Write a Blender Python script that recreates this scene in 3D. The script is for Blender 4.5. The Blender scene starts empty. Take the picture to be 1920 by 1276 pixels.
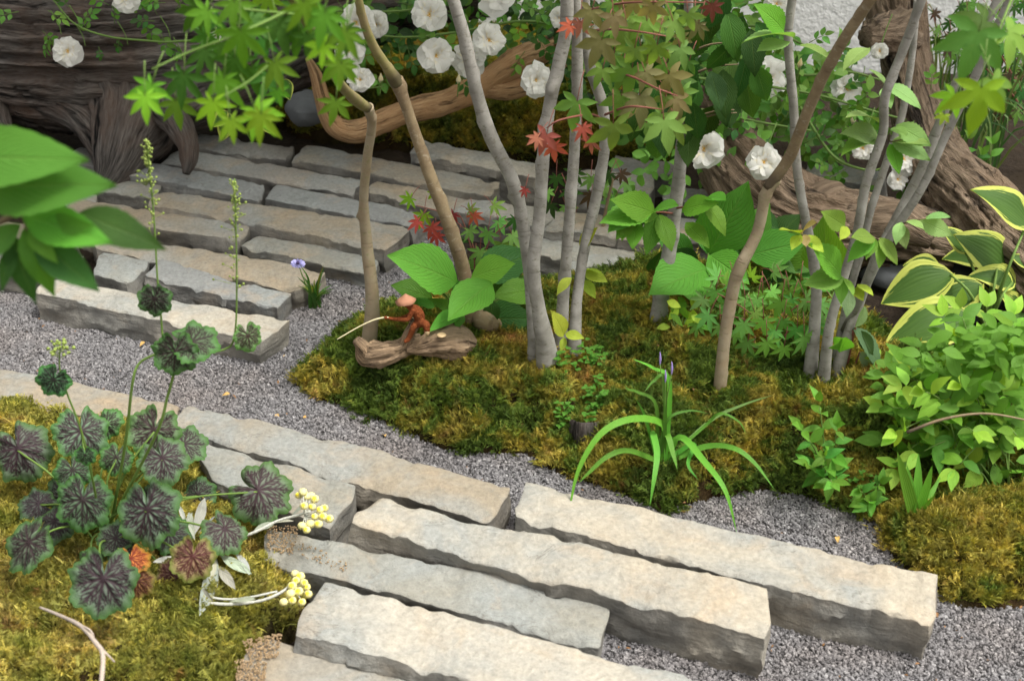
import bpy, math, random
import numpy as np
from mathutils import Vector, Matrix

random.seed(7)
RNG = np.random.default_rng(7)
R = math.radians
SC = bpy.context.scene
COL = SC.collection

# ------------------------------------------------------------------ camera, sky, sun, exposure
CAM_H, PITCH, LENS = 1.4, 30.0, 50.0
cam_d = bpy.data.cameras.new('camera')
cam_d.lens = LENS; cam_d.sensor_width = 36; cam_d.clip_start = 0.05; cam_d.clip_end = 400
cam_d.dof.use_dof = True; cam_d.dof.focus_distance = 2.6; cam_d.dof.aperture_fstop = 6.3
cam = bpy.data.objects.new('camera', cam_d); COL.objects.link(cam)
cam.location = (0, 0, CAM_H); cam.rotation_euler = (R(90 - PITCH), 0, 0)
SC.camera = cam

SUN_EL, SUN_AZ = 66.0, 105.0            # azimuth from +Y towards +X
w = bpy.data.worlds.new('World'); SC.world = w; w.use_nodes = True
nt = w.node_tree; nt.nodes.clear()
sky = nt.nodes.new('ShaderNodeTexSky'); sky.sky_type = 'NISHITA'; sky.sun_disc = False
sky.sun_elevation = R(SUN_EL); sky.sun_rotation = R(SUN_AZ)
sky.air_density = 1.0; sky.dust_density = 6.0; sky.ozone_density = 1.0
hs = nt.nodes.new('ShaderNodeHueSaturation'); hs.inputs['Saturation'].default_value = 0.10
bg = nt.nodes.new('ShaderNodeBackground'); bg.inputs['Strength'].default_value = 0.15
wo = nt.nodes.new('ShaderNodeOutputWorld')
wb = nt.nodes.new('ShaderNodeMix'); wb.data_type = 'RGBA'; wb.blend_type = 'MULTIPLY'; wb.inputs[0].default_value = 1; wb.inputs[7].default_value = (1.0, 0.985, 0.945, 1)
nt.links.new(sky.outputs[0], hs.inputs['Color']); nt.links.new(hs.outputs[0], wb.inputs[6]); nt.links.new(wb.outputs[2], bg.inputs['Color'])
nt.links.new(bg.outputs[0], wo.inputs['Surface'])
sd = bpy.data.lights.new('sun', 'SUN'); sd.energy = 1.5; sd.angle = R(11); sd.color = (1.0, 0.97, 0.91)
so = bpy.data.objects.new('sun', sd); COL.objects.link(so); so.location = (0, 0, 6)
so.rotation_euler = Vector((-math.sin(R(SUN_AZ)) * math.cos(R(SUN_EL)), -math.cos(R(SUN_AZ)) * math.cos(R(SUN_EL)), -math.sin(R(SUN_EL)))).to_track_quat('-Z', 'Y').to_euler()
vs = SC.view_settings
vs.view_transform = 'Standard'; vs.look = 'None'; vs.gamma = 1.0; vs.use_curve_mapping = False
vs.exposure = 0.92
SC.cycles.max_bounces = 6; SC.cycles.diffuse_bounces = 3; SC.cycles.transmission_bounces = 4

# ------------------------------------------------------------------ pixel -> world
F = LENS / 36 * 1920
FW = np.array([0, math.cos(R(PITCH)), -math.sin(R(PITCH))]); UP = np.array([0, math.sin(R(PITCH)), math.cos(R(PITCH))])
CAMP = np.array([0, 0, CAM_H])
def ray(px, py): return FW + np.array([1.0, 0, 0]) * ((px - 960) / F) + UP * ((638 - py) / F)
def P(px, py, z=0.0):
    d = ray(px, py); return CAMP + d * ((z - CAM_H) / d[2])
def PY(px, py, Y):
    d = ray(px, py); return CAMP + d * (Y / d[1])
def pxm(py, Y):                         # metres per source pixel near plane Y
    d = ray(960, py); return (Y / d[1]) / F

# ------------------------------------------------------------------ noise (numpy)
def _hash(ix, iy, iz, s):
    h = (ix.astype(np.int64) * 374761393 + iy.astype(np.int64) * 668265263 + iz.astype(np.int64) * 2147483647 + s * 974634777) & 0xffffffff
    h = ((h ^ (h >> 13)) * 1274126177) & 0xffffffff
    h = ((h ^ (h >> 16)) * 2246822519) & 0xffffffff
    return ((h ^ (h >> 15)) & 0xffffff) / float(0xffffff)
def vnoise(p, s=0):
    p = np.asarray(p, float); i = np.floor(p).astype(np.int64); f = p - i; f = f * f * (3 - 2 * f)
    o = 0
    for a in (0, 1):
        for b in (0, 1):
            for c in (0, 1):
                wgt = (f[:, 0] if a else 1 - f[:, 0]) * (f[:, 1] if b else 1 - f[:, 1]) * (f[:, 2] if c else 1 - f[:, 2])
                o = o + wgt * _hash(i[:, 0] + a, i[:, 1] + b, i[:, 2] + c, s)
    return o * 2 - 1
def fbm(p, s=0, o=3):
    p = np.asarray(p, float); r = 0; a = 1.0; t = 0
    for k in range(o): r = r + a * vnoise(p * 2 ** k + 17.3 * k, s + k); t += a; a *= 0.5
    return r / t
def voro(p, s=0):                       # cell noise: (distance to nearest seed, cell random)
    p = np.asarray(p, float); i = np.floor(p).astype(np.int64); best = np.full(len(p), 9.0); cr = np.zeros(len(p))
    for a in (-1, 0, 1):
        for b in (-1, 0, 1):
            for c in (-1, 0, 1):
                j = i + np.array([a, b, c])
                q = j + np.stack([_hash(j[:, 0], j[:, 1], j[:, 2], s + k) for k in (1, 2, 3)], 1)
                d = np.linalg.norm(p - q, axis=1); m = d < best
                best = np.where(m, d, best); cr = np.where(m, _hash(j[:, 0], j[:, 1], j[:, 2], s + 9), cr)
    return best, cr

# ------------------------------------------------------------------ object helpers
WLOC = {}
def wl(o): return WLOC.get(o.name, np.zeros(3)) if o else np.zeros(3)
def mesh(name, V, Fc, mat=None, smooth=True, uv=None, attrs=None, sharp=None):
    m = bpy.data.meshes.new(name)
    m.from_pydata([tuple(map(float, v)) for v in V], [], [tuple(map(int, f)) for f in Fc])
    if uv is not None:
        l = m.uv_layers.new(name='UVMap'); vi = np.empty(len(m.loops), np.int32); m.loops.foreach_get('vertex_index', vi)
        l.data.foreach_set('uv', np.asarray(uv, np.float32)[vi].ravel())
    for k, a in (attrs or {}).items():
        a = np.asarray(a, np.float32)
        if a.ndim == 1: m.attributes.new(k, 'FLOAT', 'POINT').data.foreach_set('value', a)
        else: m.attributes.new(k, 'FLOAT_VECTOR', 'POINT').data.foreach_set('vector', a.ravel())
    if smooth: m.polygons.foreach_set('use_smooth', np.ones(len(m.polygons), bool))
    if sharp: m.set_sharp_from_angle(angle=R(sharp))
    if mat:
        for q in (mat if isinstance(mat, (list, tuple)) else [mat]): m.materials.append(q)
    m.update()
    return m
def link(name, data, parent=None, loc=(0, 0, 0), world=True):
    o = bpy.data.objects.new(name, data); COL.objects.link(o)
    if parent:
        o.parent = parent
        o.location = Vector(loc) - Vector(wl(parent)) if world else Vector(loc)
        WLOC[o.name] = np.array(loc, float) if world else wl(parent) + np.array(loc, float)
    else:
        o.location = loc; WLOC[o.name] = np.array(loc, float)
    return o
def tag(o, label=None, cat=None, group=None, kind=None):
    if label: o['label'] = label
    if cat: o['category'] = cat
    if group: o['group'] = group
    if kind: o['kind'] = kind
    return o
def thing(name, loc, label, cat, group=None): return tag(link(name, None, None, loc), label, cat, group)
def part(name, G, mat, parent, kind=None, **k):
    """G: (V, F, extra) in world coordinates"""
    V, Fc, ex = G; base = wl(parent)
    o = link(name, mesh(name, np.asarray(V) - base, Fc, mat, **ex, **k), parent, base)
    if kind: o['kind'] = kind
    return o
def join(Gs):
    V, Fc, n, uv, at = [], [], 0, [], {}
    for g in Gs:
        V.append(np.asarray(g[0])); Fc += [tuple(i + n for i in f) for f in g[1]]; n += len(g[0])
        if 'uv' in g[2]: uv.append(g[2]['uv'])
        for k, a in g[2].get('attrs', {}).items(): at.setdefault(k, []).append(a)
    ex = {}
    if uv: ex['uv'] = np.concatenate(uv)
    if at: ex['attrs'] = {k: np.concatenate(a) for k, a in at.items() if len(a) == len(Gs)}
    if 'uv' in ex and len(ex['uv']) != n: del ex['uv']
    return np.concatenate(V), Fc, ex
def spline(pts, n):
    pts = np.asarray(pts, float)
    if len(pts) < 3: 
        t = np.linspace(0, 1, n)[:, None]; return pts[0] * (1 - t) + pts[-1] * t
    q = np.vstack([2 * pts[0] - pts[1], pts, 2 * pts[-1] - pts[-2]]); out = []
    T = np.linspace(0, len(pts) - 1 - 1e-6, n)
    for t in T:
        i = int(t); f = t - i; a, b, c, d = q[i:i + 4]
        out.append(0.5 * (2 * b + (c - a) * f + (2 * a - 5 * b + 4 * c - d) * f * f + (3 * b - a - 3 * c + d) * f ** 3))
    return np.array(out)
def tube(pts, rad, n=20, seg=10, lump=0.0, ridge=0.0, rk=3.0, rl=2.0, seed=0, knots=0, cap=True, flat=1.0, crack=0.0):
    """round bar along a smooth curve; 'grain' = seamless cylinder coordinates stretched along the length"""
    pts = np.asarray(pts, float); C = spline(pts, n)
    rr = np.interp(np.linspace(0, 1, n), np.linspace(0, 1, len(rad)), rad)
    T = np.gradient(C, axis=0); T /= np.linalg.norm(T, axis=1)[:, None] + 1e-12
    u = np.cross(T[0], [0.3, 1.0, 0.2]); u /= np.linalg.norm(u)
    L = np.concatenate([[0], np.cumsum(np.linalg.norm(np.diff(C, axis=0), axis=1))])
    A = np.arange(seg) / seg * 2 * math.pi
    kn = [(random.random() * L[-1], random.random() * 6.28) for _ in range(knots)]
    V = np.zeros((n, seg, 3)); G = np.zeros((n, seg, 3)); rm = float(np.mean(rr))
    for i in range(n):
        u = u - T[i] * np.dot(u, T[i]); u /= np.linalg.norm(u); v = np.cross(T[i], u)
        g = np.stack([np.cos(A) * rm, np.sin(A) * rm, np.full(seg, L[i])], 1); G[i] = g
        r = np.full(seg, rr[i])
        if lump: r = r * (1 + lump * fbm(g / (rm * 2.0), seed, 3))
        if ridge:
            q = np.stack([np.cos(A) * rk, np.sin(A) * rk, np.full(seg, L[i] * rl)], 1)
            q = q + 0.6 * np.stack([fbm(q * 0.5, seed + 31, 2)] * 3, 1)
            nz = fbm(q, seed + 5, 3); r = r * (1 + ridge * (1 - 2 * np.abs(nz)))
            if crack: r = r * (1 - crack * np.clip(1 - np.abs(fbm(q * 1.7 + 9, seed + 77, 2)) / 0.05, 0, 1))
        for (kl, ka) in kn:
            da = np.abs((A - ka + math.pi) % (2 * math.pi) - math.pi)
            r = r * (1 + 0.28 * np.exp(-((L[i] - kl) / (0.7 * rm)) ** 2 - (da / 0.5) ** 2))
        V[i] = C[i] + u * (np.cos(A) * r)[:, None] * flat + v * (np.sin(A) * r)[:, None]
    V = V.reshape(-1, 3); G = G.reshape(-1, 3); Fc = []
    for i in range(n - 1):
        for j in range(seg):
            k = (j + 1) % seg; Fc.append((i * seg + j, i * seg + k, (i + 1) * seg + k, (i + 1) * seg + j))
    if cap:
        V = np.vstack([V, C[0], C[-1]]); G = np.vstack([G, [0, 0, 0], [0, 0, L[-1]]]); c0, c1 = n * seg, n * seg + 1
        for j in range(seg):
            k = (j + 1) % seg; Fc.append((c0, k, j)); Fc.append((c1, (n - 1) * seg + j, (n - 1) * seg + k))
    return V, Fc, {'attrs': {'grain': G}}
def blade(pts, wid, n=12, fold=0.25, tilt=(0, -0.5, 0.8)):
    C = spline(pts, n); T = np.gradient(C, axis=0); T /= np.linalg.norm(T, axis=1)[:, None] + 1e-12
    t = np.linspace(0, 1, n); prof = np.minimum(1, t * 6 + 0.55) * (1 - t ** 3.0) * wid
    V, uv, Fc = [], [], []
    for i in range(n):
        s = np.cross(T[i], tilt); s /= np.linalg.norm(s) + 1e-9; nn = np.cross(s, T[i]); hw = prof[i] / 2
        V += [C[i] - s * hw + nn * hw * fold, C[i], C[i] + s * hw + nn * hw * fold]
        uv += [(0, t[i]), (0.5, t[i]), (1, t[i])]
    for i in range(n - 1):
        for j in (0, 1): a = i * 3 + j; Fc.append((a, a + 1, a + 4, a + 3))
    return np.array(V), Fc, {'uv': np.array(uv)}
def ball(c, r, su=8, sv=6, sq=1.0):
    V, Fc = [], []
    for i in range(sv + 1):
        th = math.pi * i / sv
        for j in range(su):
            ph = 2 * math.pi * j / su; V.append((c[0] + r * math.sin(th) * math.cos(ph), c[1] + r * math.sin(th) * math.sin(ph), c[2] + r * sq * math.cos(th)))
    for i in range(sv):
        for j in range(su):
            k = (j + 1) % su; Fc.append((i * su + j, (i + 1) * su + j, (i + 1) * su + k, i * su + k))
    return np.array(V), Fc, {}

# ------------------------------------------------------------------ materials
class NT:
    def __init__(s, name):
        s.m = bpy.data.materials.new(name); s.m.use_nodes = True; s.t = s.m.node_tree; s.t.nodes.clear()
        s.out = s.n('ShaderNodeOutputMaterial')
    def n(s, t, **k):
        x = s.t.nodes.new(t)
        for a, b in k.items(): setattr(x, a, b)
        return x
    def put(s, sock, v):
        if isinstance(v, bpy.types.NodeSocket): s.t.links.new(v, sock)
        elif v is not None:
            if hasattr(sock.default_value, '__len__') and not hasattr(v, '__len__'): v = (v, v, v, 1)[:len(sock.default_value)]
            elif hasattr(v, '__len__') and len(sock.default_value) == 4 and len(v) == 3: v = (*v, 1)
            sock.default_value = v
    def math(s, op, a, b=None, c=None, clamp=False):
        x = s.n('ShaderNodeMath', operation=op, use_clamp=clamp)
        for i, v in enumerate((a, b, c)):
            if v is not None: s.put(x.inputs[i], v)
        return x.outputs[0]
    def mix(s, f, a, b, mode='MIX'):
        x = s.n('ShaderNodeMix', data_type='RGBA', blend_type=mode)
        s.put(x.inputs[0], f); s.put(x.inputs[6], a); s.put(x.inputs[7], b); return x.outputs[2]
    def noise(s, vec, scale, detail=3, rough=0.55, dist=0.0, w=None):
        x = s.n('ShaderNodeTexNoise', noise_dimensions='4D' if w is not None else '3D')
        s.put(x.inputs['Vector'], vec); x.inputs['Scale'].default_value = scale; x.inputs['Detail'].default_value = detail
        x.inputs['Roughness'].default_value = rough; x.inputs['Distortion'].default_value = dist
        if w is not None: s.put(x.inputs['W'], w)
        return x.outputs[0]
    def voro(s, vec, scale, feature='F1', out=0):
        x = s.n('ShaderNodeTexVoronoi', feature=feature); s.put(x.inputs['Vector'], vec); x.inputs['Scale'].default_value = scale; return x.outputs[out]
    def ramp(s, v, stops, interp='LINEAR'):
        x = s.n('ShaderNodeValToRGB'); x.color_ramp.interpolation = interp; s.put(x.inputs[0], v); e = x.color_ramp.elements
        while len(e) < len(stops): e.new(0.5)
        for q, (p, c) in zip(e, stops): q.position = p; q.color = (*c, 1) if hasattr(c, '__len__') else (c, c, c, 1)
        return x.outputs[0]
    def pos(s): return s.n('ShaderNodeNewGeometry').outputs['Position']
    def objc(s): return s.n('ShaderNodeTexCoord').outputs['Object']
    def info(s): return s.n('ShaderNodeObjectInfo')
    def attr(s, name, out='Vector'): return s.n('ShaderNodeAttribute', attribute_name=name).outputs[out]
    def vmul(s, v, k):
        x = s.n('ShaderNodeVectorMath', operation='MULTIPLY'); s.put(x.inputs[0], v); x.inputs[1].default_value = k; return x.outputs[0]
    def bump(s, h, strength=0.5, dist=0.01, normal=None):
        x = s.n('ShaderNodeBump'); x.inputs['Strength'].default_value = strength; x.inputs['Distance'].default_value = dist
        s.put(x.inputs['Height'], h)
        if normal: s.put(x.inputs['Normal'], normal)
        return x.outputs[0]
    def bsdf(s, col, rough=0.8, normal=None, spec=0.3, sheen=0):
        b = s.n('ShaderNodeBsdfPrincipled'); s.put(b.inputs['Base Color'], col); s.put(b.inputs['Roughness'], rough)
        b.inputs['Specular IOR Level'].default_value = spec
        if sheen: b.inputs['Sheen Weight'].default_value = sheen
        if normal: s.put(b.inputs['Normal'], normal)
        return b.outputs[0]
    def end(s, sh): s.t.links.new(sh, s.out.inputs[0]); return s.m
    def leaf_end(s, col, tcol, rough, transl, normal=None, spec=0.35):
        b = s.bsdf(col, rough, normal, spec); t = s.n('ShaderNodeBsdfTranslucent'); s.put(t.inputs[0], tcol)
        if normal: s.put(t.inputs['Normal'], normal)
        x = s.n('ShaderNodeMixShader'); s.put(x.inputs[0], transl); s.t.links.new(b, x.inputs[1]); s.t.links.new(t.outputs[0], x.inputs[2])
        return s.end(x.outputs[0])

def hsv(s, col, h=0.5, sat=1.0, val=1.0):
    x = s.n('ShaderNodeHueSaturation'); s.put(x.inputs['Color'], col); s.put(x.inputs['Hue'], h); s.put(x.inputs['Saturation'], sat); s.put(x.inputs['Value'], val); return x.outputs[0]

def leaf_mat(name, rough=0.5, transl=0.42, k=9.0, slant=0.45, vein=(0.22, 0.34, 0.08), vmix=0.22, bump=0.25, blotch=0.25, spec=0.18, straight=False):
    s = NT(name); inf = s.info(); rnd = inf.outputs['Random']
    base = hsv(s, inf.outputs['Color'], s.math('MULTIPLY_ADD', rnd, 0.03, 0.485), 1.0, s.math('MULTIPLY_ADD', rnd, 0.45, 0.78))
    uv = s.n('ShaderNodeTexCoord').outputs['UV']; sp = s.n('ShaderNodeSeparateXYZ'); s.put(sp.inputs[0], uv)
    u = s.math('MULTIPLY', s.math('ABSOLUTE', s.math('SUBTRACT', sp.outputs[0], 0.5)), 2.0); v = sp.outputs[1]
    mid = s.math('SUBTRACT', 1.0, s.math('MULTIPLY', u, 14.0), clamp=True)
    if straight: lat = s.math('SUBTRACT', 1.0, s.math('MULTIPLY', s.math('PINGPONG', s.math('MULTIPLY', u, k), 0.5), 3.0), clamp=True)
    else: lat = s.math('SUBTRACT', 1.0, s.math('MULTIPLY', s.math('PINGPONG', s.math('MULTIPLY', s.math('SUBTRACT', v, s.math('MULTIPLY', s.math('POWER', u, 1.25), slant)), k), 0.5), 5.0), clamp=True)
    vn = s.math('MAXIMUM', mid, s.math('MULTIPLY', lat, 0.55))
    nz = s.noise(s.objc(), 3.0, 3, 0.6, w=s.math('MULTIPLY', rnd, 50))
    base = s.mix(s.math('MULTIPLY', s.math('SUBTRACT', nz, 0.35, clamp=True), blotch * 2), base, s.mix(1.0, base, (0.62, 0.72, 0.75), 'MULTIPLY'))
    bl = s.noise(s.objc(), 7.0, 4, 0.7, 0.4, s.math('MULTIPLY', rnd, 90))
    base = s.mix(s.math('MULTIPLY', s.ramp(bl, [(0.66, 0.0), (0.74, 1.0)]), 0.6), base, s.mix(0.5, base, (0.30, 0.20, 0.05)))
    col = s.mix(s.math('MULTIPLY', vn, vmix), base, s.mix(0.6, base, vein))
    bm = s.bump(s.math('SUBTRACT', s.math('MULTIPLY', nz, 0.4), vn), bump, 0.02)
    tc = s.mix(1.0, col, (1.35, 1.35, 0.55), 'MULTIPLY')
    return s.leaf_end(col, tc, rough, transl, bm, spec)

M_LEAF = leaf_mat('broad_leaf')
M_VEINED = leaf_mat('veined_leaf', 0.5, 0.38, 11, 0.55, (0.3, 0.42, 0.12), 0.26, 0.4, 0.45)
M_SMALL = leaf_mat('small_leaf', 0.5, 0.45, 6, 0.4, vmix=0.25, bump=0.2)
M_ROSELEAF = leaf_mat('rose_leaf', 0.38, 0.3, 7, 0.4, vmix=0.2, bump=0.25, spec=0.3)
M_MAPLE = leaf_mat('maple_leaf', 0.55, 0.48, 5, 0.5, vmix=0.2, bump=0.1, spec=0.12)
M_BLADE = leaf_mat('grass_blade', 0.4, 0.35, 3, 0.4, vmix=0.2, bump=0.25, straight=True)
M_SILVER = leaf_mat('felted_leaf', 0.9, 0.15, 3, 0.4, (0.6, 0.62, 0.58), 0.3, 0.3, spec=0.1)

def m_stone():
    s = NT('stone'); inf = s.info(); p = s.objc(); rw = s.math('MULTIPLY', inf.outputs['Random'], 60)
    big = s.noise(p, 5, 4, 0.6, 0.6, rw); med = s.noise(p, 18, 5, 0.65, 0.4, s.math('ADD', rw, 7)); fine = s.noise(p, 120, 4, 0.7, 0, rw)
    rust = s.noise(s.vmul(p, (1, 1, 2)), 9, 4, 0.6, 1.0, s.math('ADD', rw, 23)); dk = s.noise(p, 14, 5, 0.7, 1.2, s.math('ADD', rw, 41))
    base = inf.outputs['Color']
    grey = s.mix(0.8, base, (0.225, 0.24, 0.235))
    c = s.mix(s.ramp(big, [(0.42, 0.0), (0.62, 1.0)]), base, grey)
    c = s.mix(s.math('MULTIPLY', s.ramp(rust, [(0.52, 0.0), (0.72, 1.0)]), 0.5), c, (0.33, 0.245, 0.155))
    c = s.mix(s.math('MULTIPLY', s.ramp(dk, [(0.62, 0.0), (0.74, 1.0)]), 0.5), c, (0.15, 0.155, 0.15))
    c = s.mix(s.ramp(med, [(0.3, 0.0), (0.75, 0.55)]), c, s.mix(1.0, c, (1.25, 1.22, 1.18), 'MULTIPLY'))
    c = s.mix(0.6, c, s.mix(1.0, c, s.ramp(fine, [(0.3, (0.6, 0.6, 0.6)), (0.7, (1.3, 1.3, 1.3))]), 'MULTIPLY'))
    vl = s.n('ShaderNodeTexNoise'); s.put(vl.inputs['Vector'], s.vmul(p, (1, 2.2, 1))); vl.inputs['Scale'].default_value = 9; vl.inputs['Detail'].default_value = 6; vl.inputs['Distortion'].default_value = 1.4
    crk = s.ramp(s.math('ABSOLUTE', s.math('SUBTRACT', vl.outputs[0], 0.5)), [(0.0, 1.0), (0.007, 0.0)])
    crk = s.math('MULTIPLY', crk, s.ramp(big, [(0.5, 0.0), (0.56, 1.0)]))
    c = s.mix(s.math('MULTIPLY', crk, 0.6), c, (0.10, 0.085, 0.065))
    # split faces: unweathered, greyer rock, with some front-face shade put into the colour
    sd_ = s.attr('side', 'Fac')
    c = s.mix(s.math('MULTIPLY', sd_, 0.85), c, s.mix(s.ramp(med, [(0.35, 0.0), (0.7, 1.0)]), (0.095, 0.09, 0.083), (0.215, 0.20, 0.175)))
    lay = s.noise(s.vmul(p, (6, 6, 40)), 1.0, 4, 0.6, 0.8, rw)
    h = s.math('ADD', s.math('ADD', s.math('MULTIPLY', med, 0.45), s.math('MULTIPLY', fine, 0.22)), s.math('MULTIPLY', lay, 0.5))
    return s.end(s.bsdf(c, 0.85, s.bump(h, 0.9, 0.012), 0.2))
M_STONE = m_stone()

def m_gravel():
    s = NT('gravel_grain'); g = s.pos(); v = s.voro(g, 250, out=1); sp = s.n('ShaderNodeSeparateColor'); s.put(sp.inputs[0], v)
    big = s.noise(g, 6, 3)
    c = s.ramp(sp.outputs[0], [(0.0, (0.135, 0.129, 0.133)), (0.45, (0.185, 0.178, 0.182)), (0.85, (0.24, 0.231, 0.234)), (1.0, (0.36, 0.35, 0.35))])
    c = s.mix(s.math('MULTIPLY', s.ramp(big, [(0.45, 0.0), (0.7, 1.0)]), 0.35), c, s.mix(1.0, c, (1.15, 0.95, 0.8), 'MULTIPLY'))
    return s.end(s.bsdf(c, 0.9, s.bump(s.noise(g, 700, 2), 0.4, 0.002), 0.2))
M_GRAVEL = m_gravel()

def m_soil(name, a, b, c3, sc=40):
    s = NT(name); p = s.pos(); n1 = s.noise(p, sc, 5, 0.7); n2 = s.noise(p, sc / 6, 3)
    c = s.mix(s.ramp(n2, [(0.4, 0.0), (0.65, 1.0)]), s.mix(s.ramp(n1, [(0.35, 0.0), (0.7, 1.0)]), a, b), c3)
    return s.end(s.bsdf(c, 0.95, s.bump(n1, 0.8, 0.02), 0.1))
M_SOIL = m_soil('soil', (0.018, 0.014, 0.011), (0.05, 0.036, 0.026), (0.03, 0.022, 0.014))
M_GRIT = m_soil('grit_bed', (0.05, 0.047, 0.047), (0.12, 0.115, 0.115), (0.07, 0.065, 0.065), 160)
M_MOSSBED = m_soil('moss_bed', (0.02, 0.016, 0.007), (0.045, 0.038, 0.012), (0.04, 0.024, 0.01), 60)
M_SAND = m_soil('sand', (0.52, 0.35, 0.19), (0.74, 0.54, 0.34), (0.62, 0.44, 0.26), 300)

def m_moss(name, stops, sc=9.0, w0=0.0):
    s = NT(name); p = s.pos(); n = s.noise(p, sc, 4, 0.62, 0.7, w0); f = s.noise(p, 130, 2, 0.6)
    c = s.ramp(n, stops)
    c = s.mix(1.0, c, s.ramp(f, [(0.3, (0.55, 0.55, 0.55)), (0.7, (1.4, 1.4, 1.4))]), 'MULTIPLY')
    c = s.mix(1.0, c, s.ramp(s.info().outputs['Random'], [(0.0, (0.5, 0.55, 0.5)), (0.6, (1.0, 1.0, 1.0)), (1.0, (1.5, 1.4, 1.3))]), 'MULTIPLY')
    rst = s.noise(p, 23, 3, 0.6, 0.4, w0 + 5)
    c = s.mix(s.math('MULTIPLY', s.ramp(rst, [(0.6, 0.0), (0.72, 1.0)]), 0.8), c, (0.25, 0.115, 0.04))
    return s.leaf_end(c, s.mix(1.0, c, (1.3, 1.3, 0.6), 'MULTIPLY'), 0.7, 0.3, None, 0.2)
OL, GR, GO, RU, DK = (0.275, 0.25, 0.042), (0.135, 0.205, 0.035), (0.42, 0.345, 0.075), (0.35, 0.19, 0.065), (0.065, 0.11, 0.02)
M_MOSS = m_moss('moss', [(0.35, DK), (0.48, GR), (0.54, OL), (0.61, GO), (0.69, RU)])
M_MOSS_GOLD = m_moss('golden_moss', [(0.34, GR), (0.43, OL), (0.54, GO), (0.62, (0.27, 0.17, 0.05)), (0.68, RU)], 10, 3.0)
M_MOSS_PALE = m_moss('pale_moss', [(0.32, (0.17, 0.20, 0.035)), (0.45, (0.32, 0.31, 0.065)), (0.57, (0.47, 0.42, 0.11)), (0.68, (0.35, 0.23, 0.09))], 10, 6.0)
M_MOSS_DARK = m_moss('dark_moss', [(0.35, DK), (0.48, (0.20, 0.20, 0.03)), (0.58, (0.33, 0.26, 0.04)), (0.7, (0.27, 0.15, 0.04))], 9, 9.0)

def m_bark(name, a, b, c3, lent=0.5, spots=0.5, line=140):
    s = NT(name); g = s.attr('grain'); n1 = s.noise(g, 22, 4, 0.6, 0.3); n2 = s.noise(s.vmul(g, (1, 1, 6)), 30, 3, 0.6); n3 = s.noise(g, 200, 3, 0.6)
    c = s.mix(s.ramp(n1, [(0.35, 0.0), (0.65, 1.0)]), a, b)
    sc_ = s.noise(s.vmul(g, (1, 1, 1.6)), 75, 4, 0.7, 0.5)
    c = s.mix(s.math('MULTIPLY', s.ramp(sc_, [(0.55, 0.0), (0.68, 1.0)]), spots), c, c3)
    ln = s.math('MULTIPLY', s.ramp(n2, [(0.60, 0.0), (0.70, 1.0)]), lent)
    c = s.mix(ln, c, s.mix(1.0, c, (0.45, 0.42, 0.4), 'MULTIPLY'))
    sp = s.voro(s.vmul(g, (1, 1, 1.3)), 30)
    c = s.mix(s.math('MULTIPLY', s.ramp(sp, [(0.07, 0.8), (0.16, 0.0)]), s.ramp(n1, [(0.5, 0.0), (0.58, 1.0)])), c, (0.06, 0.045, 0.035))
    sep = s.n('ShaderNodeSeparateXYZ'); s.put(sep.inputs[0], g)
    soil = s.ramp(s.math('ADD', sep.outputs[2], s.math('MULTIPLY', n1, 0.03)), [(0.035, 1.0), (0.055, 0.0)])
    c = s.mix(s.math('MULTIPLY', soil, 0.75), c, (0.055, 0.042, 0.03))
    h = s.math('ADD', s.math('MULTIPLY', n3, 0.3), s.math('SUBTRACT', n1, ln))
    return s.end(s.bsdf(c, 0.75, s.bump(h, 0.35, 0.004), 0.25))
M_BARK_GREY = m_bark('grey_bark', (0.20, 0.188, 0.165), (0.33, 0.315, 0.285), (0.14, 0.13, 0.09), 0.38, 0.8)
M_BARK_BROWN = m_bark('brown_bark', (0.17, 0.12, 0.07), (0.25, 0.19, 0.11), (0.34, 0.30, 0.22), 0.4, 0.6)
M_BARK_GREEN = m_bark('greenish_bark', (0.22, 0.20, 0.07), (0.27, 0.21, 0.11), (0.15, 0.17, 0.05), 0.4, 0.6)
M_BARK_TAN = m_bark('tan_bark', (0.25, 0.19, 0.12), (0.30, 0.25, 0.17), (0.19, 0.19, 0.08), 0.4, 0.6)

def m_wood(name, a, b, c3, k=60, kz=0.12, cr=0.8, ck=60):
    s = NT(name); g = s.attr('grain'); wv = s.n('ShaderNodeVectorMath', operation='ADD'); s.put(wv.inputs[0], g); wn = s.n('ShaderNodeTexNoise'); s.put(wn.inputs['Vector'], g); wn.inputs['Scale'].default_value = ck * 0.22; wn.inputs['Detail'].default_value = 2
    s.put(wv.inputs[1], s.vmul(wn.outputs[1], (0.9 / ck, 0.9 / ck, 0))); st = s.vmul(wv.outputs[0], (1, 1, kz))
    fib = s.noise(st, k, 5, 0.65, 0.25); fib2 = s.noise(st, k * 3.2, 3, 0.6); blot = s.noise(g, 7, 4, 0.6, 0.5)
    c = s.mix(s.ramp(fib, [(0.32, 0.0), (0.66, 1.0)]), a, b)
    c = s.mix(s.ramp(blot, [(0.42, 0.0), (0.62, 1.0)]), c, s.mix(s.ramp(fib2, [(0.3, 0.0), (0.7, 1.0)]), c3, s.mix(0.5, c3, b)))
    crk = s.ramp(s.noise(st, ck, 4, 0.6, 0.4), [(0.33, 1.0), (0.43, 0.0)])
    c = s.mix(s.math('MULTIPLY', crk, cr), c, s.mix(1.0, a, (0.3, 0.3, 0.3), 'MULTIPLY'))
    h = s.math('SUBTRACT', s.math('ADD', fib, s.math('MULTIPLY', fib2, 0.35)), crk)
    return s.end(s.bsdf(c, 0.82, s.bump(h, 1.0, 0.5 / ck), 0.2))
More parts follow.
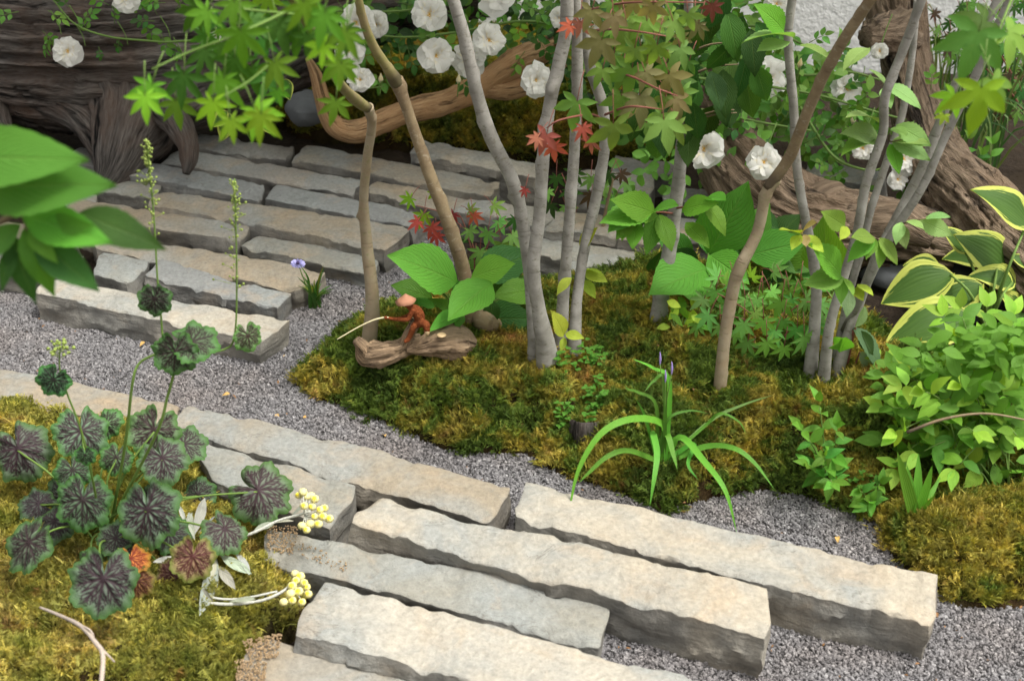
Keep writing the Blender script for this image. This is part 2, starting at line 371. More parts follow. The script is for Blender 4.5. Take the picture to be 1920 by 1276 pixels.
M_LOG = m_wood('dark_driftwood', (0.012, 0.010, 0.009), (0.185, 0.165, 0.148), (0.085, 0.05, 0.034), 170, 0.09, 1.0, 42)
M_LOG2 = m_wood('brown_driftwood', (0.040, 0.027, 0.018), (0.29, 0.215, 0.15), (0.15, 0.10, 0.063), 110, 0.16, 0.95, 38)
M_CURL = m_wood('orange_driftwood', (0.17, 0.085, 0.035), (0.50, 0.33, 0.18), (0.36, 0.19, 0.085), 330, 0.05, 0.8, 120)
M_ROOT = m_wood('carved_root', (0.10, 0.06, 0.035), (0.42, 0.29, 0.17), (0.17, 0.13, 0.10), 420, 0.12, 0.85, 150)
M_FIG = m_soil('reddish_carving', (0.20, 0.05, 0.018), (0.32, 0.10, 0.035), (0.26, 0.07, 0.025), 120)

def simple(name, c, rough=0.6, spec=0.3, nscale=80, var=0.25, bump=0.2):
    s = NT(name); p = s.objc(); n = s.noise(p, nscale, 3)
    col = s.mix(s.math('MULTIPLY', n, var * 2), s.mix(1.0, (*c, 1), (1.2, 1.2, 1.2, 1), 'MULTIPLY'), s.mix(1.0, (*c, 1), (0.7, 0.7, 0.7, 1), 'MULTIPLY'))
    return s.end(s.bsdf(col, rough, s.bump(n, bump, 0.004), spec))
M_GREENSTEM = simple('green_stem', (0.12, 0.2, 0.04)); M_CANE = simple('green_cane', (0.10, 0.17, 0.035)); M_REDSTEM = simple('red_stem', (0.2, 0.07, 0.05))
M_TWIG = simple('dry_twig', (0.36, 0.30, 0.25), 0.8); M_SILVERSTEM = simple('felted_stem', (0.48, 0.48, 0.42), 0.9, 0.1, 300, 0.4, 0.6)
M_YELLOW = simple('yellow_bract', (0.80, 0.62, 0.03), 0.5); M_CREAM = simple('cream_bract', (0.70, 0.64, 0.28), 0.6); M_STAMEN = simple('stamen', (0.62, 0.36, 0.04), 0.7)
M_VIOLET = simple('violet_petal', (0.42, 0.40, 0.75), 0.5); M_PURPLE = simple('purple_bud', (0.30, 0.22, 0.5), 0.5); M_DARKEYE = simple('dark_flower_eye', (0.05, 0.03, 0.1), 0.5)
M_DRYLEAF = simple('dry_leaf', (0.45, 0.28, 0.09), 0.7); M_LITTER = simple('leaf_crumb', (0.20, 0.105, 0.045), 0.8); M_HAT = simple('woven_hat', (0.36, 0.17, 0.10), 0.75); M_ROD = simple('bamboo_rod', (0.62, 0.55, 0.34), 0.5)
M_PALEWOOD = simple('pale_cut_wood', (0.5, 0.36, 0.2), 0.7); M_BOULDER = simple('dark_boulder', (0.10, 0.105, 0.11), 0.85, 0.2, 25, 0.4, 0.8)
M_FLORET = simple('pale_floret', (0.24, 0.31, 0.07), 0.6)

def m_petal():
    s = NT('rose_petal'); inf = s.info(); uv = s.n('ShaderNodeTexCoord').outputs['UV']; sp = s.n('ShaderNodeSeparateXYZ'); s.put(sp.inputs[0], uv)
    c = s.mix(s.ramp(sp.outputs[1], [(0.05, 1.0), (0.42, 0.0)]), (0.87, 0.86, 0.81), (0.84, 0.72, 0.40))
    c = s.mix(s.math('MULTIPLY', inf.outputs['Random'], 0.4), c, (0.84, 0.83, 0.80))
    w_ = s.noise(s.vmul(uv, (14, 2, 1)), 1.5, 3)
    return s.leaf_end(c, c, 0.6, 0.5, s.bump(w_, 0.15, 0.05), 0.15)
M_PETAL = m_petal()

def m_wall():
    s = NT('white_render'); p = s.objc(); n = s.noise(p, 75, 3, 0.5, 0.2); n2 = s.noise(p, 1.6, 3)
    c = s.mix(n2, (0.80, 0.80, 0.79), (0.72, 0.72, 0.715))
    return s.end(s.bsdf(c, 0.9, s.bump(n, 0.35, 0.012), 0.2))
M_WALL = m_wall()

def m_hosta():
    s = NT('hosta_leaf'); uv = s.n('ShaderNodeTexCoord').outputs['UV']; sp = s.n('ShaderNodeSeparateXYZ'); s.put(sp.inputs[0], uv); inf = s.info()
    u = s.math('MULTIPLY', s.math('ABSOLUTE', s.math('SUBTRACT', sp.outputs[0], 0.5)), 2.0); v = sp.outputs[1]
    nz = s.noise(s.vmul(uv, (11, 1.3, 1)), 1.4, 3, 0.65, 0.0, s.math('MULTIPLY', inf.outputs['Random'], 40))
    edge = s.math('ADD', s.math('ADD', u, s.math('MULTIPLY', s.math('POWER', v, 5.0), 0.25)), s.math('MULTIPLY', s.math('SUBTRACT', nz, 0.5), 1.3))
    c = s.mix(s.ramp(edge, [(0.68, 0.0), (0.74, 1.0)]), s.mix(nz, (0.035, 0.085, 0.018), (0.09, 0.17, 0.032)), s.mix(nz, (0.42, 0.48, 0.06), (0.55, 0.58, 0.16)))
    ridge = s.math('PINGPONG', s.math('MULTIPLY', u, 6.0), 0.5)
    return s.leaf_end(c, s.mix(1.0, c, (1.2, 1.2, 0.6), 'MULTIPLY'), 0.5, 0.25, s.bump(ridge, 0.12, 0.03), 0.15)
M_HOSTA = m_hosta()

def m_heuchera():
    s = NT('heuchera_leaf'); inf = s.info(); rnd = inf.outputs['Random']; v = s.attr('vein', 'Fac'); e = s.attr('rim', 'Fac'); p = s.objc()
    n = s.noise(p, 60, 3); green = s.mix(n, (0.05, 0.12, 0.028), (0.09, 0.19, 0.045))
    silver = s.mix(n, (0.13, 0.19, 0.125), (0.22, 0.28, 0.20)); purple = s.mix(n, (0.028, 0.015, 0.02), (0.065, 0.036, 0.042))
    cen = s.math('MULTIPLY', s.math('SUBTRACT', 1.0, e, clamp=True), inf.outputs['Alpha'])
    body = s.mix(s.ramp(e, [(0.62, 1.0), (0.97, 0.0)]), green, silver)
    body = s.mix(s.math('MULTIPLY', s.ramp(cen, [(0.15, 0.0), (0.85, 1.0)]), 0.6), body, purple)
    c = s.mix(s.math('MULTIPLY', v, s.ramp(e, [(0.78, 1.0), (0.98, 0.1)])), body, purple)
    c = s.mix(1.0, c, inf.outputs['Color'], 'MULTIPLY')
    return s.leaf_end(c, c, 0.5, 0.22, s.bump(s.math('SUBTRACT', s.math('MULTIPLY', n, 0.4), v), 0.5, 0.004), 0.3)
M_HEUCHERA = m_heuchera()

# ------------------------------------------------------------------ leaf meshes (base at origin, tip +Y, length 1)
def leaf_mesh(name, mat, wid=0.5, peak=0.42, n=8, half=2, fold=0.2, droop=0.15, serr=0.0, wave=0.0, tip=1.0, seed=0, heart=0.0):
    rs = random.Random(seed); V, uv, Fc = [], [], []; tw = rs.uniform(-0.25, 0.25); ph = rs.uniform(0, 6.28)
    for i in range(n + 1):
        t = i / n
        a = math.log(0.5) / math.log(peak); wp = math.sin(math.pi * t ** a) ** tip if 0 < t < 1 else 0.0
        hw = wid / 2 * max(wp, 0.02 if i in (0, n) else 0)
        if serr and 0 < i < n: hw *= 1 + (serr if i % 2 else -serr)
        for j in range(-half, half + 1):
            q = j / half; x = q * hw; y = t
            if heart: y = t - heart * abs(q) * math.exp(-(t / 0.12) ** 2) * 1.0
            z = fold * abs(x) - droop * t * t + tw * x * t + wave * math.sin(7 * t + ph + 2 * q) * abs(q)
            V.append((x, y, z)); uv.append((q * 0.5 + 0.5, t))
    c = 2 * half + 1
    for i in range(n):
        for j in range(2 * half): a = i * c + j; Fc.append((a, a + 1, a + c + 1, a + c))
    return mesh(name, V, Fc, mat, uv=uv)
def maple_mesh(name, mat, lobes=7, wid=0.17, droop=0.25, seed=0, serr=0.0):
    """star-shaped palmate leaf, centre at origin, middle lobe along +Y"""
    rs = random.Random(seed); V = [(0, 0, 0)]; uv = [(0.5, 0)]; Fc = []
    ang = {7: [-128, -86, -43, 0, 43, 86, 128], 5: [-105, -52, 0, 52, 105]}[lobes]; ln = {7: [0.42, 0.72, 0.92, 1, 0.92, 0.72, 0.42], 5: [0.6, 0.88, 1, 0.88, 0.6]}[lobes]
    notch = []
    for k in range(lobes + 1):
        a = (ang[0] - 34) if k == 0 else (ang[-1] + 34) if k == lobes else (ang[k - 1] + ang[k]) / 2
        l = 0.12 if k in (0, lobes) else 0.21 * (ln[k - 1] + ln[k]) / 2 * 1.0
        notch.append(len(V)); V.append((math.sin(R(a)) * l, math.cos(R(a)) * l, 0.01)); uv.append((0.0, 0.2))
    for k in range(lobes):
        a = R(ang[k] + rs.uniform(-5, 5)); L = ln[k] * rs.uniform(0.92, 1.06); dx, dy = math.sin(a), math.cos(a); sx, sy = dy, -dx; dz = -droop * rs.uniform(0.6, 1.5)
        ids = []
        for t in (0.3, 0.52, 0.76):
            ww = wid * L * {0.3: 0.85, 0.52: 1.0, 0.76: 0.6}[t] * rs.uniform(0.9, 1.1)
            row = []
            for q in (-1, 0, 1):
                row.append(len(V)); z = dz * t * t * L + 0.035 * abs(q)
                V.append((dx * t * L + sx * q * ww, dy * t * L + sy * q * ww, z)); uv.append((0.5 + q * 0.5, t))
            ids.append(row)
        tipi = len(V); V.append((dx * L, dy * L, dz * L)); uv.append((0.5, 1))
        nl, nr = notch[k], notch[k + 1]
        Fc += [(0, ids[0][1], ids[0][0], nl), (0, nr, ids[0][2], ids[0][1])]
        for r in (0, 1):
            for q in (0, 1): Fc.append((ids[r][q], ids[r][q + 1], ids[r + 1][q + 1], ids[r + 1][q]))
        Fc += [(ids[2][0], ids[2][1], tipi), (ids[2][1], ids[2][2], tipi)]
    return mesh(name, V, Fc, mat, uv=uv)
def heuchera_mesh(name, seed=0, cup=0.12):
    rs = random.Random(seed); na, nr = 126, 16; lb = [rs.uniform(-.06, .07) for _ in range(9)]; sc_ = [rs.uniform(.5, 1.5) for _ in range(40)]; w1, w2 = rs.uniform(0, 6), rs.uniform(0, 6); V, vein, rim, Fc = [], [], [], []
    main = [R(d + rs.uniform(-4, 4)) for d in (-150, -108, -72, -36, 0, 36, 72, 108, 150)]
    segs = []
    for a in main:
        L = 0.98 if abs(a) < 1.4 else 0.8
        d = np.array([math.sin(a), math.cos(a)]); segs.append((np.zeros(2), d * L, 0.032))
        for t in (0.25, 0.42, 0.58, 0.74):
            for sg in (-1, 1):
                b = a + sg * (0.55 + rs.uniform(-0.1, 0.1)); o = d * t * L; l = (0.92 - t) * 0.62
                e = o + np.array([math.sin(b), math.cos(b)]) * l; segs.append((o, e, 0.020))
                c = b + sg * 0.6; m_ = (o + e) / 2; segs.append((m_, m_ + np.array([math.sin(c), math.cos(c)]) * l * 0.4, 0.011))
    pts = []
    for j in range(na):
        a = -math.pi + 2 * math.pi * j / na
        ro = 0.84 + 0.06 * math.cos(a * 7 + .4 * math.sin(a + w1)) + 0.05 * abs(math.sin(a * 12)) * sc_[int((a + math.pi) * 12 / math.pi) % 40] + lb[int((a + math.pi) / 2 / math.pi * 8.99)] * math.sin((a * 4.5) % math.pi)
        ro *= 1 - 0.78 * math.exp(-((abs(a) - math.pi) / 0.17) ** 2)
        ro *= 1 + 0.12 * math.cos(a)
        for i in range(1, nr + 1):
            r = (i / nr) ** 0.85; pts.append((r * ro * math.sin(a), r * ro * math.cos(a), r, a))
    pts = np.array(pts); q = pts[:, :2]; vn = np.zeros(len(q))
    for (o, e, wd) in segs:
        d = e - o; t = np.clip(((q - o) @ d) / (d @ d), 0, 1); ds = np.linalg.norm(q - (o + t[:, None] * d), axis=1); vn = np.maximum(vn, np.clip(1.6 - ds / (wd * (1.25 - 0.6 * t)), 0, 1))
    for k, (x, y, r, a) in enumerate(pts):
        z = -cup * r * r + 0.012 * math.cos(a * 7) * r + r * r * (0.085 * math.sin(3 * a + w1) + 0.04 * math.sin(5 * a + w2)) - 0.045 * vn[k] + 0.02 * math.sin(19 * x + w1) * math.sin(17 * y + w2)
        V.append((x, y, z)); vein.append(vn[k]); rim.append(r)
    c = len(V); V.append((0, 0, 0.01)); vein.append(1); rim.append(0)
    for j in range(na):
        k = (j + 1) % na
        for i in range(nr - 1): Fc.append((j * nr + i, j * nr + i + 1, k * nr + i + 1, k * nr + i))
        Fc.append((c, j * nr, k * nr))
    return mesh(name, V, Fc, M_HEUCHERA, attrs={'vein': vein, 'rim': rim})
def petal_mesh(name, seed):
    rs = random.Random(seed); V, uv, Fc = [], [], []; n = 5; p1, p2 = rs.uniform(0, 6), rs.uniform(0, 6)
    for i in range(n + 1):
        t = i / n; hw = (0.12 + 0.50 * math.sin(min(1.0, t * 1.18) * math.pi * 0.62)) * (1.0 if t < 0.85 else 0.8 if t < 1 else 0.5)
        for j in range(-2, 3):
            q = j / 2; y = t * (1 - 0.08 * q * q) + (0.03 * math.sin(5 * q + p1) if i == n else 0)
            z = 0.30 * q * q * hw * 1.6 + 0.10 * math.sin(t * 3.0) - 0.20 * t ** 4 + 0.06 * t * math.sin(6 * q + p2)
            V.append((q * hw, y, z)); uv.append((q * 0.5 + 0.5, t))
    for i in range(n):
        for j in range(4): a = i * 5 + j; Fc.append((a, a + 1, a + 6, a + 5))
    return mesh(name, V, Fc, M_PETAL, uv=uv)

def leaf_matrix(base, tip, n):
    y = np.asarray(tip, float) - np.asarray(base, float); L = np.linalg.norm(y); y /= L
    n = np.asarray(n, float); z = n - y * np.dot(n, y); z /= np.linalg.norm(z) + 1e-9; x = np.cross(y, z)
    return Matrix(((x[0], y[0], z[0]), (x[1], y[1], z[1]), (x[2], y[2], z[2]))), L
def add_leaf(root, msh, base, tip, n=None, color=(0.1, 0.2, 0.03), name='leaf', alpha=1.0, size=None):
    if n is None: n = np.array([random.uniform(-0.5, 0.5), random.uniform(-0.9, 0.0), random.uniform(0.5, 1.1)])
    rot, L = leaf_matrix(base, tip, n); s = size or L
    o = bpy.data.objects.new(name, msh); COL.objects.link(o); o.parent = root
    o.matrix_local = Matrix.Translation(Vector(base) - Vector(wl(root))) @ rot.to_4x4() @ Matrix.Scale(s, 4)
    o.color = (*color, alpha)
    return o
def jit(c, k=0.15):
    f = 1 + random.uniform(-k, k); return (c[0] * f * random.uniform(0.9, 1.1), c[1] * f, c[2] * f * random.uniform(0.85, 1.15))
def in_poly(x, y, poly):
    c = False; n = len(poly)
    for i in range(n):
        x1, y1 = poly[i]; x2, y2 = poly[i - 1]
        if (y1 > y) != (y2 > y) and x < (x2 - x1) * (y - y1) / (y2 - y1) + x1: c = not c
    return c
def fill(poly, n, dmin=0):
    xs = [p[0] for p in poly]; ys = [p[1] for p in poly]; out = []; tries = 0
    while len(out) < n and tries < n * 60:
        tries += 1; x, y = random.uniform(min(xs), max(xs)), random.uniform(min(ys), max(ys))
        if in_poly(x, y, poly) and all((x - a) ** 2 + (y - b) ** 2 > dmin * dmin for a, b in out): out.append((x, y))
    return out

# ------------------------------------------------------------------ ground heights
def poly_d(q, poly):
    """inside distance to a polygon's edge for points q (0 outside)"""
    x, y = q[:, 0], q[:, 1]; ins = np.zeros(len(q), bool); d = np.full(len(q), 1e9); n = len(poly)
    for i in range(n):
        a, b = poly[i - 1], poly[i]
        with np.errstate(divide='ignore', invalid='ignore'):
            c = ((a[1] > y) != (b[1] > y)) & (x < (b[0] - a[0]) * (y - a[1]) / (b[1] - a[1]) + a[0])
        ins ^= c
        ab = b - a; t = np.clip(((q - a) @ ab) / (ab @ ab + 1e-12), 0, 1); d = np.minimum(d, np.linalg.norm(q - (a + t[:, None] * ab), axis=1))
    return np.where(ins, d, 0)
MAIN_PX = [(543, 716), (600, 752), (700, 784), (800, 832), (900, 852), (990, 852), (1060, 892), (1110, 908), (1180, 932), (1240, 966), (1330, 936), (1420, 918), (1500, 930), (1570, 955), (1640, 980),
           (1700, 958), (1800, 948), (2040, 945), (2000, 770), (1800, 705), (1690, 655), (1600, 575), (1500, 520), (1250, 500), (1130, 525), (900, 560), (800, 560), (700, 585), (620, 640)]
LEFT_PX = [(-120, 725), (60, 760), (200, 800), (300, 818), (360, 872), (430, 925), (480, 985), (560, 1050), (592, 1088), (552, 1172), (490, 1192), (445, 1276), (420, 1340), (-160, 1340)]
GOLD_PX = [(1636, 975), (1655, 1022), (1720, 1088), (1790, 1132), (1850, 1146), (1990, 1128), (2045, 960), (2045, 935), (1800, 938), (1700, 948)]
BACK_PX = [(520, 215), (560, 246), (700, 262), (900, 285), (1100, 302), (1250, 312), (1320, 270), (1350, 150), (1000, 60), (560, 60)]
def wpoly(px): return np.array([P(x, y, 0)[:2] for x, y in px])
MOUNDS = [(wpoly(MAIN_PX), 0.10, 0.20, 11), (wpoly(LEFT_PX), 0.045, 0.12, 12), (wpoly(BACK_PX), 0.12, 0.25, 13), (wpoly(GOLD_PX), 0.06, 0.10, 14)]
def mound_h(q, m):
    poly, h, wd, s = m; t = np.clip(poly_d(q, poly) / wd, 0, 1); k = 1 - (1 - t) ** 2
    q3 = np.column_stack([q, np.zeros(len(q))])
    return h * k * (0.85 + 0.35 * fbm(q3 * 7, s, 2)) + np.minimum(1, t * 4) * (0.022 * fbm(q3 * 15, s + 3, 2) + 0.009 * fbm(q3 * 55, s + 7, 1)) + np.where(t > 0, 0.006, 0)
def GH(x, y):
    q = np.array([[x, y]]); return max(0.0, max(float(mound_h(q, m)[0]) for m in MOUNDS))
def PG(px, py):
    z = 0.0
    for _ in range(8): p = P(px, py, z); z = 0.5 * z + 0.5 * GH(p[0], p[1])
    return P(px, py, z)

# ------------------------------------------------------------------ setting: ground, wall
g = link('ground', mesh('ground', [(-60, -20, -0.06), (60, -20, -0.06), (60, 90, -0.06), (-60, 90, -0.06)], [(0, 1, 2, 3)], M_SOIL)); g['kind'] = 'structure'
nx, ny = 150, 130; gx = np.linspace(-2.2, 2.6, nx); gy = np.linspace(0.9, 4.05, ny); XX, YY = np.meshgrid(gx, gy); q = np.column_stack([XX.ravel(), YY.ravel(), np.zeros(nx * ny)])
zz = -0.022 + 0.014 * fbm(q * 16, 3, 3); V = np.column_stack([q[:, :2], zz]); Fq = [(j * nx + i, j * nx + i + 1, (j + 1) * nx + i + 1, (j + 1) * nx + i) for j in range(ny - 1) for i in range(nx - 1)]
so_ = link('garden_soil', mesh('garden_soil', V, Fq, M_SOIL)); so_['kind'] = 'structure'
wv = []
for (x, y, z) in [(-3.5, 0, -0.05), (4.5, 0, -0.05), (4.5, 0.2, -0.05), (-3.5, 0.2, -0.05), (-3.5, 0, 2.4), (4.5, 0, 2.4), (4.5, 0.2, 2.4), (-3.5, 0.2, 2.4)]: wv.append((x, y + 4.1, z))
wo_ = link('garden_wall', mesh('garden_wall', wv, [(0, 1, 5, 4), (1, 2, 6, 5), (2, 3, 7, 6), (3, 0, 4, 7), (4, 5, 6, 7)], M_WALL, smooth=False))
tag(wo_, 'white rough rendered garden wall behind the roses and logs', 'wall')

# moss mounds: soil form (structure) and moss (stuff)
def gn_scatter(name, pts, rot, scl, protos, mat, parent=None):
    me = bpy.data.meshes.new(name); me.from_pydata([tuple(map(float, p)) for p in pts], [], [])
    me.attributes.new('rot', 'FLOAT_VECTOR', 'POINT').data.foreach_set('vector', np.asarray(rot, np.float32).ravel())
    me.attributes.new('scl', 'FLOAT', 'POINT').data.foreach_set('value', np.asarray(scl, np.float32))
    me.materials.append(mat)
    o = link(name, me, parent); o['kind'] = 'stuff'
    coll = bpy.data.collections.new(name + '_pieces')
    for i, pm in enumerate(protos): coll.objects.link(bpy.data.objects.new(name + '_piece', pm))
    ng = bpy.data.node_groups.new(name, 'GeometryNodeTree'); ng.interface.new_socket('Geometry', in_out='INPUT', socket_type='NodeSocketGeometry'); ng.interface.new_socket('Geometry', in_out='OUTPUT', socket_type='NodeSocketGeometry')
    gi = ng.nodes.new('NodeGroupInput'); go = ng.nodes.new('NodeGroupOutput'); iop = ng.nodes.new('GeometryNodeInstanceOnPoints'); ci = ng.nodes.new('GeometryNodeCollectionInfo')
    ci.inputs['Collection'].default_value = coll; ci.inputs['Separate Children'].default_value = True; ci.inputs['Reset Children'].default_value = True
    iop.inputs['Pick Instance'].default_value = True
    ar = ng.nodes.new('GeometryNodeInputNamedAttribute'); ar.data_type = 'FLOAT_VECTOR'; ar.inputs[0].default_value = 'rot'
    asx = ng.nodes.new('GeometryNodeInputNamedAttribute'); asx.data_type = 'FLOAT'; asx.inputs[0].default_value = 'scl'
    e2r = ng.nodes.new('FunctionNodeEulerToRotation'); L = ng.links.new
    L(gi.outputs[0], iop.inputs['Points']); L(ci.outputs[0], iop.inputs['Instance']); L(ar.outputs[0], e2r.inputs[0]); L(e2r.outputs[0], iop.inputs['Rotation']); L(asx.outputs[0], iop.inputs['Scale']); L(iop.outputs[0], go.inputs[0])
    md = o.modifiers.new('scatter', 'NODES'); md.node_group = ng
    return o
def tuft(name, mat, seed, n=26, h=1.0, spread=0.9, w=0.11):
    """a cushion of feathery moss shoots: each a bent ribbon with short side leaflets"""
    rs = random.Random(seed); V, Fc = [], []
    for _ in range(n):
        a = rs.uniform(0, 6.28); r = spread * math.sqrt(rs.random()) * 0.8; x, y = r * math.cos(a), r * math.sin(a)
        ln = rs.uniform(0.5, 1.15) * h; lean = rs.uniform(0.1, 0.9); b = a + rs.uniform(-0.9, 0.9); dx, dy = math.cos(b) * lean, math.sin(b) * lean; sx, sy = -math.sin(b), math.cos(b)
        if rs.random() < 0.5: sx, sy = math.cos(b), math.sin(b)
        k = len(V); tz = 0.0
        for t, ww in ((0, 0.5), (0.45, 1.0), (0.8, 0.8)):
            px, py, pz = x + dx * t * t * ln, y + dy * t * t * ln, ln * t * (1 - 0.35 * lean * t)
            V.append((px - sx * w * ww / 2, py - sy * w * ww / 2, pz)); V.append((px + sx * w * ww / 2, py + sy * w * ww / 2, pz + 0.03))
        V.append((x + dx * ln, y + dy * ln, ln * (1 - 0.35 * lean)))
        Fc += [(k, k + 1, k + 3, k + 2), (k + 2, k + 3, k + 5, k + 4), (k + 4, k + 5, k + 6)]
        for t in (0.35, 0.6, 0.8):
            for sg in (-1, 1):
                k = len(V); px, py, pz = x + dx * t * t * ln, y + dy * t * t * ln, ln * t * (1 - 0.35 * lean * t)
                qx, qy = sx * sg * w * 2.2 + dx * 0.1, sy * sg * w * 2.2 + dy * 0.1
                V += [(px, py, pz - 0.05), (px, py, pz + 0.05), (px + qx, py + qy, pz + 0.09)]; Fc.append((k, k + 1, k + 2))
    return mesh(name, V, Fc, mat)
def moss(i, label, mat, dens, size, nm='moss'):
    poly, h, wd, sd_ = MOUNDS[i]; lo, hi = poly.min(0), poly.max(0)
    st = 0.016; xs = np.arange(lo[0] - st, hi[0] + 2 * st, st); ys = np.arange(lo[1] - st, hi[1] + 2 * st, st); X, Y = np.meshgrid(xs, ys); q = np.column_stack([X.ravel(), Y.ravel()])
    d = poly_d(q, poly); H = np.where(d > 0, mound_h(q, MOUNDS[i]) - 0.006, -0.03); keep = d > 0; k2 = keep.reshape(X.shape); nxx = len(xs); Fq = []
    for b in range(len(ys) - 1):
        for a in range(nxx - 1):
            if k2[b, a] or k2[b, a + 1] or k2[b + 1, a] or k2[b + 1, a + 1]: Fq.append((b * nxx + a, b * nxx + a + 1, (b + 1) * nxx + a + 1, (b + 1) * nxx + a))
    used = sorted({v for f in Fq for v in f}); mp = {v: k for k, v in enumerate(used)}
    o = link('soil_mound', mesh('soil_mound', np.column_stack([q, H])[used], [[mp[v] for v in f] for f in Fq], M_MOSSBED)); o['kind'] = 'structure'
    n = int(dens * (hi[0] - lo[0]) * (hi[1] - lo[1])); p = RNG.uniform(lo, hi, (n, 2)); dd = poly_d(p, poly); jd = dd + 0.004 * RNG.standard_normal(n) - 0.022 * np.clip(fbm(np.column_stack([p, np.zeros(n)]) * 22, 91 + i, 3), 0, 1) * (dd < 0.05)
    p = p[(jd > 0.003) & (dd > 0)]
    # keep what the frame can show, with a margin
    vis = []
    dl = np.column_stack([p, mound_h(p, MOUNDS[i])]) - CAMP
    zc = dl @ FW; u = dl[:, 0] / zc * F + 960; v = 638 - (dl @ UP) / zc * F
    p = p[(u > -160) & (u < 2080) & (v > -60) & (v < 1380)]
    z = mound_h(p, MOUNDS[i]); e = 0.01
    sx = (mound_h(p + [e, 0], MOUNDS[i]) - mound_h(p - [e, 0], MOUNDS[i])) / (2 * e); sy = (mound_h(p + [0, e], MOUNDS[i]) - mound_h(p - [0, e], MOUNDS[i])) / (2 * e)
    rot = np.column_stack([np.clip(np.arctan(sy), -0.9, 0.9) + RNG.normal(0, 0.25, len(p)), np.clip(-np.arctan(sx), -0.9, 0.9) + RNG.normal(0, 0.25, len(p)), RNG.uniform(0, 6.28, len(p))])
    scl = size * np.clip(RNG.lognormal(0, 0.28, len(p)), 0.5, 2.0)
    m = gn_scatter(nm, np.column_stack([p, z - 0.006]), rot, scl, [tuft('moss_tuft', mat, 20 + i * 10 + k) for k in range(5)], mat)
    tag(m, label, 'moss', kind='stuff')
moss(0, 'deep cushion of green, olive and rust moss round the tree stems', M_MOSS, 22000, 0.0135)
moss(1, 'pale yellow green moss under the dark veined plant', M_MOSS_PALE, 26000, 0.0112)
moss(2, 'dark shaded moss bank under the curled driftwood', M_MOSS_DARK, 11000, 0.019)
moss(3, 'golden yellow moss cushion at the gravel below the leafy shrub', M_MOSS_GOLD, 21000, 0.0135)

# gravel
def grain(name, seed):
    rs = random.Random(seed); t = (1 + 5 ** 0.5) / 2
    v = [(-1, t, 0), (1, t, 0), (-1, -t, 0), (1, -t, 0), (0, -1, t), (0, 1, t), (0, -1, -t), (0, 1, -t), (t, 0, -1), (t, 0, 1), (-t, 0, -1), (-t, 0, 1)]
    f = [(0, 11, 5), (0, 5, 1), (0, 1, 7), (0, 7, 10), (0, 10, 11), (1, 5, 9), (5, 11, 4), (11, 10, 2), (10, 7, 6), (7, 1, 8), (3, 9, 4), (3, 4, 2), (3, 2, 6), (3, 6, 8), (3, 8, 9), (4, 9, 5), (2, 4, 11), (6, 2, 10), (8, 6, 7), (9, 8, 1)]
    k = (rs.uniform(0.8, 1.3), rs.uniform(0.7, 1.0), rs.uniform(0.5, 0.8))
    return mesh(name, [tuple(c / 1.9 * kk * rs.uniform(0.75, 1.2) for c, kk in zip(p, k)) for p in v], f, M_GRAVEL, smooth=False)
GRAVEL_PX = [(-130, 520), (100, 560), (300, 600), (480, 640), (560, 560), (640, 500), (720, 455), (790, 420), (860, 470), (830, 560), (720, 600), (600, 660), (560, 715), (620, 750), (720, 780), (830, 840), (1000, 850), (1080, 890), (1240, 960), (1420, 905), (1640, 965), (1680, 1030), (1800, 1125), (1990, 1110),
             (2010, 1340), (1000, 1340), (960, 1120), (900, 900), (640, 830), (340, 770), (-130, 700)]
gp = wpoly(GRAVEL_PX)
lo, hi = gp.min(0), gp.max(0); st = 0.02; xs = np.arange(lo[0], hi[0] + st, st); ys = np.arange(lo[1], hi[1] + st, st); X, Y = np.meshgrid(xs, ys); q = np.column_stack([X.ravel(), Y.ravel()])
ins = (poly_d(q, gp) > 0).reshape(X.shape); Fq = [(b * len(xs) + a, b * len(xs) + a + 1, (b + 1) * len(xs) + a + 1, (b + 1) * len(xs) + a) for b in range(len(ys) - 1) for a in range(len(xs) - 1) if ins[b, a] or ins[b + 1, a + 1]]
used = sorted({v for f in Fq for v in f}); mp = {v: k for k, v in enumerate(used)}
q3 = np.column_stack([q, np.zeros(len(q))]); hz = -0.003 + 0.006 * fbm(q3 * 8, 5, 2)
gb = link('gravel_bed', mesh('gravel_bed', np.column_stack([q, hz])[used], [[mp[v] for v in f] for f in Fq], M_GRIT)); gb['kind'] = 'structure'
n = int(155000 * (hi[0] - lo[0]) * (hi[1] - lo[1])); p = RNG.uniform(lo, hi, (n, 2)); p = p[poly_d(p, gp) > 0]
dl = np.column_stack([p, np.zeros(len(p))]) - CAMP; zc = dl @ FW; u = dl[:, 0] / zc * F + 960; v = 638 - (dl @ UP) / zc * F; p = p[(u > -120) & (u < 2040) & (v > 0) & (v < 1340)]
p3 = np.column_stack([p, np.zeros(len(p))]); z = -0.003 + 0.006 * fbm(p3 * 8, 5, 2) + RNG.uniform(-0.001, 0.0025, len(p))
gv = gn_scatter('gravel', np.column_stack([p, z]), RNG.uniform(-3.1, 3.1, (len(p), 3)), 0.00195 * np.clip(RNG.lognormal(0, 0.38, len(p)), 0.5, 2.4), [grain('gravel_grain', k) for k in range(6)], M_GRAVEL)
tag(gv, 'fine grey crushed gravel between the stone slabs and moss', 'gravel', kind='stuff')

